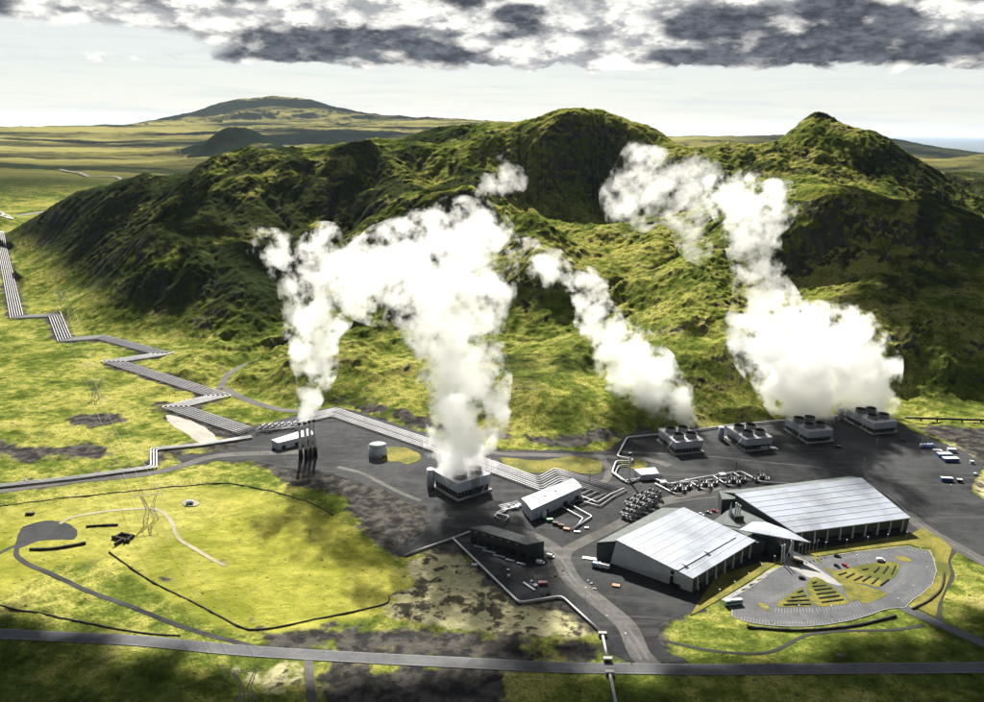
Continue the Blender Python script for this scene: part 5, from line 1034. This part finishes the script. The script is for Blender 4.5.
MB().box((0, -2.2, 0), (14, .5, 1.4)).build('kerb_wall', 'blue', t)
for x, h in ((-4, 11), (1, 8)): q = MB(); q.cyl((x, 1, 0), (x, 1, h), .22, .1, n=6); q.build('mast', 'steel', t)
def slab(name, label, cat, px, py, dims, rz, mat, z=YZ): 
    t = thing(name, label, cat, G(px, py, z), rz); MB().box((0, 0, .25), dims).build('load', mat, t)
    q = MB(); [q.box((x, 0, 0), (.3, dims[1] * .95, .25)) for x in (-dims[0] * .4, 0, dims[0] * .4)]; q.build('skid', 'brown', t)['kind'] = 'stuff'; return t
slab('pallet_stack', 'low pale stack of plates left of the blue containers', 'pallet stack', 937.5, 450.8, (7, 4, .7), R(-10), 'white')
slab('pallet_stack', 'flat orange pile of boards in front of the west hall', 'pallet stack', 616, 586.2, (4.6, 2.8, .6), R(-15), 'orange'); slab('pallet_stack', 'orange topped pile at the end of the bent pipes', 'pallet stack', 566.5, 530, (4.5, 2.4, 1.1), R(-20), 'orange'); slab('pallet_stack', 'white pile lying right of the orange topped pile', 'pallet stack', 577, 532.5, (4.5, 1.8, .7), R(-5), 'white'); slab('pallet_stack', 'short white pile near the tip of the outer bent pipe', 'pallet stack', 586.5, 528.7, (3, 1.6, .8), R(0), 'white')
slab('plank_pile', 'long white plank pile lying on the gravel left of the red skip', 'plank pile', 529, 587, (11, 1.2, .5), R(-52), 'white'); slab('plank_pile', 'pale plank pile at the left edge of the road fork above the west hall', 'plank pile', 590, 559, (10, 3, .3), R(-15), 'skin')
container('long green crate in the row right of the white shed', 549.8, 521.5, R(10), 'green', 'green', (4.5, 2.4, 2.0), 'crates in the yard', 'yard_crate'); container('first brown crate next to the green one', 555.5, 524.8, R(-15), 'brown', 'brown', (4, 2.4, 2), 'crates in the yard', 'yard_crate'); container('second brown crate, right of the first', 561, 527, R(-15), 'brown', 'brown', (4, 2.4, 2), 'crates in the yard', 'yard_crate')
container('red skip on the gravel below the black shed', 542.7, 584.5, R(5), 'red', 'maroon', (5.2, 2.4, 1.7), 'skips', 'waste_skip'); container('grey box on the grass by the pipe left of the black shed', 474.5, 566, R(-5), 'casing', 'white', (3.4, 1.8, 1.2), 'skips', 'utility_box')
container('tiny red and white box on the ground in front of the black shed', 508, 571.5, R(0), 'red', 'white', (1.6, 1.2, 1.4), 'small boxes by the black shed', 'utility_box'); container('tiny white box just below the red and white one', 508.7, 576.5, R(0), 'white', 'white', (1.6, 1.2, 1.0), 'small boxes by the black shed', 'utility_box')
t = thing('mobile_crane', 'small crane truck with a raised boom left of the red skip', 'crane', G(533.5, 586, YZ), R(-50)); MB().box((0, 0, .7), (5, 2.2, .8)).build('chassis', 'white', t); MB().box((-1.7, 0, 1.5), (1.5, 2.0, 1.4)).build('cab', 'blue', t); q = MB(); q.cyl((1, 0, 1.5), (-3, 0, 9), .25, .14, 6); q.build('boom', 'dark', t); wheels(t, (-1.6, 1.7), 2.2, .45)
for k, (x, y, m) in enumerate(((537.5, 517.8, 'hut'), (543.5, 517.2, 'white'))):
    t = thing('round_tank', ['pale blue round tank at the near end of the white shed', 'white round tank right of the pale blue one'][k], 'tank', G(x, y, YZ), 0); q = MB(); q.cyl((0, 0, 0), (0, 0, 4.4), 2.1, n=20); q.build('wall', m, t, True); q = MB(); q.cyl((0, 0, 4.4), (0, 0, 4.9), 2.15, .4, 20); q.build('roof', 'white', t, True)
t = thing('equipment_skid', 'jumble of grey machinery at the left end of the white shed', 'machinery', G(512, 508, YZ), R(20))
for k in range(6): q = MB(); q.box((rng.uniform(-8, 8), rng.uniform(-5, 5), 0), (rng.uniform(1.6, 4), rng.uniform(1.5, 3), rng.uniform(1, 2.8)), rng.uniform(0, 1)); q.build('cabinet', ['casing', 'concrete', 'steel'][k % 3], t)
for k in range(4): q = MB(); y_ = -4 + k * 2.6; q.tube([(-9, y_, .4), (-9, y_, 1.6), (2, y_ + 1, 1.6), (7, y_ + 3, 1.6), (7, y_ + 3, .3)], .4, 8); q.build('pipe', 'pipe', t, True)
for k, (x, y, w) in enumerate(((480, 548, 9), (489, 552.5, 9), (499, 557, 8), (510, 561, 6), (521, 564.5, 6))):
    slab('pallet_stack', ['leftmost', 'second', 'middle', 'fourth', 'rightmost'][k] + ' grey pallet row in the shade before the black shed', 'pallet stack', x, y, (w, 1.2, .7), R(-22), 'casing')['group'] = 'pallet rows by the black shed'
# rocks and heaps of scrap along the road fork
for k, (x, y, s) in enumerate(((592, 584, 1.3), (594.5, 589.5, 1.5), (588, 581, .9), (555, 576, 1.6), (548, 594, 2.0), (543, 596, 1.6), (563, 571, 1.0))):
    bm = bmesh.new(); bmesh.ops.create_icosphere(bm, subdivisions=2, radius=s)
    for v in bm.verts: v.co *= .75 + .5 * mnoise.noise(v.co * 1.1 + Vector((k, 0, 0))) + .1; v.co.z = max(v.co.z * .7, -.1)
    me = bpy.data.meshes.new('boulder'); bm.to_mesh(me); bm.free(); me.materials.append(M_['rock'] if k > 2 else M_['concrete']); o = bpy.data.objects.new('boulder', me); COL.objects.link(o); o.location = G(x, y, YZ)
    tag(o, ['pale boulder beside the access road, upper one', 'largest pale boulder beside the access road', 'small pale stone at the top of the roadside boulders', 'dark boulder on the gravel left of the access road', 'dark heap below the red skip, right one', 'dark heap below the red skip, left one', 'small dark stone near the bend of the access road'][k], 'boulder')
# ------------------------------------------------------------------ lamp posts, flags, masts, pylons
def lamp(label, px, py, z=.3, h=5.5, group='lamp posts round the halls'):
    t = thing('lamp_post', label, 'lamp post', G(px, py, z), 0, group); q = MB(); q.cyl((0, 0, 0), (0, 0, h), .11, .07, 6); q.build('post', 'steel', t); q = MB(); q.cyl((0, 0, h), (0, 0, h + .35), .38, .42, 8); q.build('lamp_head', 'white', t); return t
for k, (x, y) in enumerate(((719, 597), (734, 589), (748, 580.5), (761, 571.5), (774, 563))): lamp(['first', 'second', 'third', 'fourth', 'fifth'][k] + ' lamp post from the left on the grass strip before the west hall', x, y + 1)
for k, (x, y) in enumerate(((825, 549), (846, 546.5), (867, 543.5), (887, 541), (906, 538.5))): lamp(['first', 'second', 'third', 'fourth', 'fifth'][k] + ' lamp post from the left along the shaded front of the east hall', x, y + 1)
for k, (x, y) in enumerate(((766, 616), (798, 614), (830, 614.5), (856, 563), (897, 607), (912, 594), (926, 575), (919, 556))): lamp(['lamp post on the left part of the lower parking row', 'lamp post at the centre of the lower parking row', 'lamp post at the right of the lower parking row', 'lamp post above the upper planted island', 'lamp post by the mouth of the parking road', 'lamp post on the lower right bend of the car park', 'lamp post on the right rim of the car park', 'lamp post at the upper right corner of the car park'][k], x, y)
for k, (x, y) in enumerate(((606, 632), (624.5, 650), (585, 603), (949, 497), (983, 540), (863, 470), (876, 450))): lamp(['tall lamp post at the bend of the zigzag pipe', 'tall lamp post by the road junction', 'tall lamp post left of the access road', 'tall lamp post on the empty gravel right of the east hall', 'tall lamp post by the road at the right edge', 'tall lamp post behind the east hall roof', 'tall lamp post in the steam shadow before the far towers'][k], x, y, YZ, 10, 'tall lamp posts of the yard')
for k, (x, y) in enumerate(((589.5, 483.5), (735.5, 474))):
    t = thing('vent_mast', ['slim vent mast with a thread of steam by the parallel pipes', 'slim vent mast with a thread of steam behind the separators'][k], 'vent mast', G(x, y, YZ), 0, 'vent masts'); q = MB(); q.cyl((0, 0, 0), (0, 0, 10), .3, .25, 8); q.build('post', 'dark', t); q = MB(); q.cyl((0, 0, 10), (0, 0, 11), .6, .6, 8); q.build('outlet', 'dark', t)
fl0 = None
for k in range(6):
    loc = G(798 + 3.7 * k, 555.5 - .9 * k, .3); lab = ['first', 'second', 'third', 'fourth', 'fifth', 'sixth'][k] + ' flagpole from the left in the row before the entrance'
    t = thing('flagpole', lab, 'flagpole', loc, 0, 'flagpoles before the entrance'); q = MB(); q.cyl((0, 0, 0), (0, 0, 9), .11, .06, 6); q.build('pole', 'white', t); q = MB(); q.add([(0.08, 0, 8.8), (.9, .15, 8.5), (1.1, -.05, 7.2), (.5, .1, 6.9), (.08, 0, 7.3), (0.08, .04, 8.8), (.9, .19, 8.5), (1.1, -.01, 7.2), (.5, .14, 6.9), (.08, .04, 7.3)], [(0, 1, 2, 3, 4), (9, 8, 7, 6, 5), (0, 5, 6, 1), (1, 6, 7, 2), (2, 7, 8, 3), (3, 8, 9, 4), (4, 9, 5, 0)]); q.build('flag', ['white', 'red', 'red', 'blue', 'white', 'hut'][k], t)
def pylon(label, px, py, h, z=0, w=5, rz=.2):
    g = G(px, py, z); g.z = hz(g, 0); t = thing('power_pylon', label, 'pylon', g, rz, 'lattice pylons of the power line'); top = []
    for s in (-1, 1):
        q = MB(); lev = 7
        for a in range(lev):
            f0, f1 = a / lev, (a + 1) / lev
            def ring(f): hw = 1.5 * (1 - f) + .5 * f; cx_ = s * w * (.75 - .5 * f / .45 if f < .45 else .25 + .75 * (f - .45) / .55); return [(cx_ + i * hw, j * hw, f * h * .86) for i, j in ((-1, -1), (1, -1), (1, 1), (-1, 1))]
            r0_, r1_ = ring(f0), ring(f1)
            for i in range(4): q.cyl(r0_[i], r1_[i], .14, n=4); q.cyl(r0_[i], r1_[(i + 1) % 4], .08, n=4); q.cyl(r1_[i], r1_[(i + 1) % 4], .08, n=4)
        q.build('leg', 'pipe_d', t)
    q = MB(); zt = h * .86
    for a in range(10):
        x0_, x1_ = -w * 2 + a * w * .4, -w * 2 + (a + 1) * w * .4
        q.cyl((x0_, 0, zt), (x1_, 0, zt), .12, n=4); q.cyl((x0_, 0, zt + 1.3), (x1_, 0, zt + 1.3), .12, n=4); q.cyl((x0_, 0, zt + (a % 2) * 1.3), (x1_, 0, zt + ((a + 1) % 2) * 1.3), .08, n=4)
    q.build('crossarm', 'pipe_d', t)
    for s in (-1.8, 0, 1.8): q = MB(); q.cyl((s * w, 0, zt), (s * w, 0, zt - 1.8), .14, n=6); q.build('insulator', 'white', t)
    for s in (-1.2, 1.2): q = MB(); q.cyl((s * w, 0, zt + 1.3), (s * w, 0, h + 1.5), .12, n=4); q.build('peak', 'pipe_d', t)
    Mx = Matrix.LocRotScale(t.location, t.rotation_euler, None); return [Mx @ Vector((s * w, 0, zt - 1.8)) for s in (-1.8, 0, 1.8)]
T1 = pylon('lattice pylon in the middle of the bright left field', 151, 520, 22); T2 = pylon('lattice pylon on the rough moss left of the zigzag pipes', 97, 398, 21); T3 = pylon('distant lattice pylon at the foot of the dark hillside', 63, 308, 20); T4 = pylon('lattice pylon at the very bottom left', 247, 704, 20)
def wire(label, a, b, sag):
    P_ = []
    for i in range(15): f = i / 14; p = a.lerp(b, f); p = p - Vector((0, 0, sag * 4 * f * (1 - f))); P_.append(p)
    loc = P_[0]; t = MB(); t.tube([p - loc for p in P_], .07, 5); o = t.build('power_line', 'wire'); o.location = loc; return tag(o, label, 'power line', 'wires of the power line')
for A_, B_, n_ in ((T1, T2, 'between the field pylon and the moss pylon'), (T2, T3, 'between the moss pylon and the hillside pylon'), (T1, T4, 'between the field pylon and the bottom pylon')):
    for k in range(3): wire(['left', 'middle', 'right'][k] + ' power wire ' + n_, A_[k], B_[k], 4)
t = thing('field_hut', 'small blue and white hut on a round mound in the left field', 'hut', G(190, 503.5, .2), R(10)); MB().box((0, 0, 0), (5, 3.4, 1.8)).build('wall', 'hut', t); MB().box((0, 0, 1.8), (5.4, 3.8, .9), 0, (.7, .3)).build('roof', 'white', t); MB().box((.8, -1.72, .1), (1, .1, 1.4)).build('door', 'dark', t)
o = sheet('hut_mound', organic([G(190 + 9.5 * math.cos(a), 503.3 + 3.6 * math.sin(a), 0) for a in np.linspace(0, 6.283, 14)[:-1]]), .22, SURF['paletrack']); o['kind'] = 'structure'
t = thing('wellhead_shelter', 'tiny white wellhead cover left of the long pipes', 'wellhead cover', G(25, 482, .2), 0); q = MB(); q.cyl((0, 0, 0), (0, 0, 2.2), 1.4, .9, 12); q.build('cover', 'white', t, True); MB().box((0, 0, 2.2), (.8, .8, .9)).build('valve', 'steel', t)
t = thing('stone_shelter', 'low brown shelter in the upper left of the bright field', 'shelter', G(30, 514.5, .1), R(5)); MB().box((0, 0, 0), (6, 2.4, 1.4), 0, (.9, .7)).build('wall', 'lava', t); MB().box((0, 0, 1.4), (5.6, 1.9, .3)).build('roof', 'brown', t)
for k, (x, y, c_, rz) in enumerate(((121, 540, 'ruin', .2),)):
    t = thing('roofless_ruin', 'black roofless stone ruin in the middle of the left field', 'ruin', G(x, y, .05), R(-20)); 
    for d in (((0, 0), (15, 1.2)), ((0, 6), (11, 1.2)), ((-5, 3), (1.2, 7)), ((5, 2), (1.2, 9)), ((2, -4), (1.2, 7))): MB().box((d[0][0], d[0][1], 0), (d[1][0], d[1][1], 1.8)).build('wall', 'lava', t)
# ------------------------------------------------------------------ low stone walls, ditches, planted bars
def stonewall(label, pts, w=1.6, h=1.5, group=None, name='stone_wall', mat='lava'):
    ln = smooth_line(pts, 2.5) if len(pts) > 2 else [Vector(pts[0][:2]).lerp(Vector(pts[1][:2]), i / 6) for i in range(7)]; L, R_ = ribbon_sides(ln, w); Lt, Rt = ribbon_sides(ln, w * .55)
    X = np.array([p.x for p in ln]); Y = np.array([p.y for p in ln]); Z = np.maximum(terrain(X, Y), 0); loc = Vector((ln[0].x, ln[0].y, float(Z[0]))); vs = []; n = len(ln)
    for i in range(n):
        hh = h * (1 + .25 * float(gnoise(np.array([ln[i].x / 3]), np.array([ln[i].y / 3]), 3)[0])); z = Z[i]
        vs += [Vector((L[i].x, L[i].y, z - .3)) - loc, Vector((Lt[i].x, Lt[i].y, z + hh)) - loc, Vector((Rt[i].x, Rt[i].y, z + hh)) - loc, Vector((R_[i].x, R_[i].y, z - .3)) - loc]
    fs = [(i * 4 + j, i * 4 + j + 1, i * 4 + 5 + j, i * 4 + 4 + j) for i in range(n - 1) for j in range(3)] + [(0, 3, 2, 1), (n * 4 - 4, n * 4 - 3, n * 4 - 2, n * 4 - 1)]
    o = mesh_obj(name, vs, fs, M_[mat]); o.location = loc; return tag(o, label, 'stone wall' if name == 'stone_wall' else 'hedge', group)
stonewall('dark turf wall along the upper edge of the bright left field', gp([(-40, 510), (0, 506.4), (77, 497), (154, 489.7), (210, 484), (231, 484), (250, 487), (274.5, 492.8), (309, 503), (333, 515)]), .8, .5)
stonewall('dark turf wall running round the lower right side of the bright left field', gp([(109, 552), (126.6, 565), (155, 583.5), (201, 606.5), (239, 626.6), (257, 629.7), (280, 627), (309, 621), (371, 608), (388, 602.5), (389, 596)]), .9, .6)
stonewall('long dark bank between the lower left field and the main road', gp([(-30, 602), (0, 607), (43, 615), (86, 624), (144, 633.5), (180, 636)]), 1.1, .6); stonewall('short dark bank below the scoria patch on the left', gp([(30, 550), (55, 549), (86, 543.5)]), 2.4, 1.3); stonewall('short dark bank right of the scoria patch', gp([(86, 527.3), (100, 526), (118, 525.3)]), 1.6, 1.1)
stonewall('long curved dark wall along the lower rim of the car park', gp([(747, 627.5), (770, 630), (800.5, 631), (828, 629.5), (854, 626.5), (875, 622), (896, 616.5)]), 1.6, 1.2); stonewall('curved dark wall along the right rim of the car park', gp([(944, 574), (943, 583), (940, 591), (933, 598), (926.6, 602.7), (919, 606.5), (912, 609.8)]), 1.6, 1.2)
BARS = [((797.5, 592.6), (803, 590.8)), ((791, 597.8), (806, 596)), ((787, 601.2), (809, 600.2)), ((783.5, 605), (811, 604.4)), ((812.5, 583.5), (816.5, 581.8)), ((812.5, 586.5), (826, 585.5)), ((814, 590.3), (831.5, 588.3)), ((816.5, 594.4), (835.5, 592)), ((819, 598.4), (839.5, 595.8)), ((821.5, 602.5), (843.5, 599.8)),
        ((862, 570.2), (868, 568.8)), ((874, 572.6), (879, 567.6)), ((883, 573.4), (888, 566.3)), ((891.5, 574.6), (895.5, 565.8)), ((838.5, 575.3), (846, 572.8)), ((846, 578), (854, 573.8)), ((854, 580.6), (862.5, 576.4)), ((862.5, 581.5), (870.5, 576.4)), ((871.5, 584.2), (878.5, 578)), ((880.3, 585.6), (888.5, 579.6))]
wd = ['left', 'left', 'left', 'left', 'middle', 'middle', 'middle', 'middle', 'middle', 'middle'] + ['upper right'] * 4 + ['lower right'] * 6
cnt = {}
nth = ['first', 'second', 'third', 'fourth', 'fifth', 'sixth']
for k, (a, b) in enumerate(BARS):
    i = cnt.get(wd[k], 0); cnt[wd[k]] = i + 1
    o = stonewall(nth[i] + ' short black wall in the ' + wd[k] + ' planted island, counted from its tip', [tuple(G(a[0], a[1], .36))[:2], tuple(G(b[0], b[1], .36))[:2]], 1.2, .6, 'short black walls in the planted islands'); o.location.z += .3
# painted parking bays
def bay_lines(label, a0, a1, b0, b1, n):
    q = MB(); g0_ = G(a0[0], a0[1], 0)
    for i in range(n):
        f = i / (n - 1); p = G(a0[0] + (a1[0] - a0[0]) * f, a0[1] + (a1[1] - a0[1]) * f, 0) - g0_; r = G(b0[0] + (b1[0] - b0[0]) * f, b0[1] + (b1[1] - b0[1]) * f, 0) - g0_; c = (p + r) / 2; d = r - p
        q.box((c.x, c.y, 0), (d.length, .16, .02), math.atan2(d.y, d.x))
    o = q.build('bay_lines', 'paint'); o.location = (g0_.x, g0_.y, .285); o['kind'] = 'structure'; return o
for a in (((742, 617), (772, 621), (741, 621), (772, 625), 11), ((775, 621.5), (828, 621.5), (775, 625.5), (829, 624.5), 19), ((832, 620.5), (878, 611), (834, 623.5), (880, 614), 16), ((776, 609), (812, 608.5), (775, 613.5), (813, 613), 13), ((816, 608.5), (858, 602), (818, 613), (861, 606), 15),
          ((764, 601), (797, 584.5), (770, 604), (803, 586.5), 15), ((819, 560), (866, 553.5), (824, 562.5), (870, 556.5), 15), ((828, 567), (866, 561), (833, 569), (870, 563.5), 12), ((902, 567), (899, 582), (908, 568), (905, 584), 8), ((886, 590), (901, 580), (891, 593), (907, 583), 8), ((905, 604), (931, 586), (901, 600), (926, 584), 11), ((910, 548.5), (927, 551.5), (908, 551), (924, 554), 6)): bay_lines('', *a)
# centre line and edge wear of the main road
q = MB(); ml = LINES['main_road']; Lr, Rr_ = ribbon_sides(ml, 7.9)
for side in (Lr, Rr_):
    for a, b in zip(side[:-1], side[1:]): c = (a + b) / 2; d = b - a; q.box((c.x, c.y, .318), (d.length + .02, .16, .012), math.atan2(d.y, d.x))
o = q.build('road_edge_lines', 'paint'); o['kind'] = 'structure'
# kerb of the car park
kp = densify(gp(PATCHES['car_park'][2]), 0.0, 6); q = MB()
for a, b in zip(kp, kp[1:] + kp[:1]): c = (a + b) / 2; d = b - a; q.box((c.x, c.y, .2), (d.length + .25, .35, .22), math.atan2(d.y, d.x))
o = q.build('kerb', 'concrete'); o['kind'] = 'structure'
for k, (P_, lb) in enumerate((([(-20, 206), (2, 214), (13, 225.5), (-20, 226)], 'bent pale pipe at the far left below the distant road'), ([(-30, 234.5), (0, 233), (27, 230)], 'straight pale pipe across the head of the zigzag bundle'))):
    for i in range(3): pipeline('steam_pipe', ['lower', 'middle', 'upper'][i] + ' strand of the ' + lb, offset(gp(P_, 6), (i - 1) * 3.5), 1.0, 2.4, 'pipe', 'far pipes at the left edge')
# ------------------------------------------------------------------ the air
hm_ = bpy.data.materials.new('haze'); hm_.use_nodes = True; hnt = hm_.node_tree; hnt.nodes.clear()
pv = hnt.nodes.new('ShaderNodeVolumePrincipled'); ho = hnt.nodes.new('ShaderNodeOutputMaterial'); pv.inputs['Color'].default_value = (.62, .76, .95, 1); pv.inputs['Density'].default_value = 0.45e-5; pv.inputs['Anisotropy'].default_value = .3
hnt.links.new(pv.outputs[0], ho.inputs['Volume']); q = MB(); q.box((0, 0, -352), (404000, 404000, 1150)); hz_o = q.build('haze', hm_); hz_o['kind'] = 'stuff'
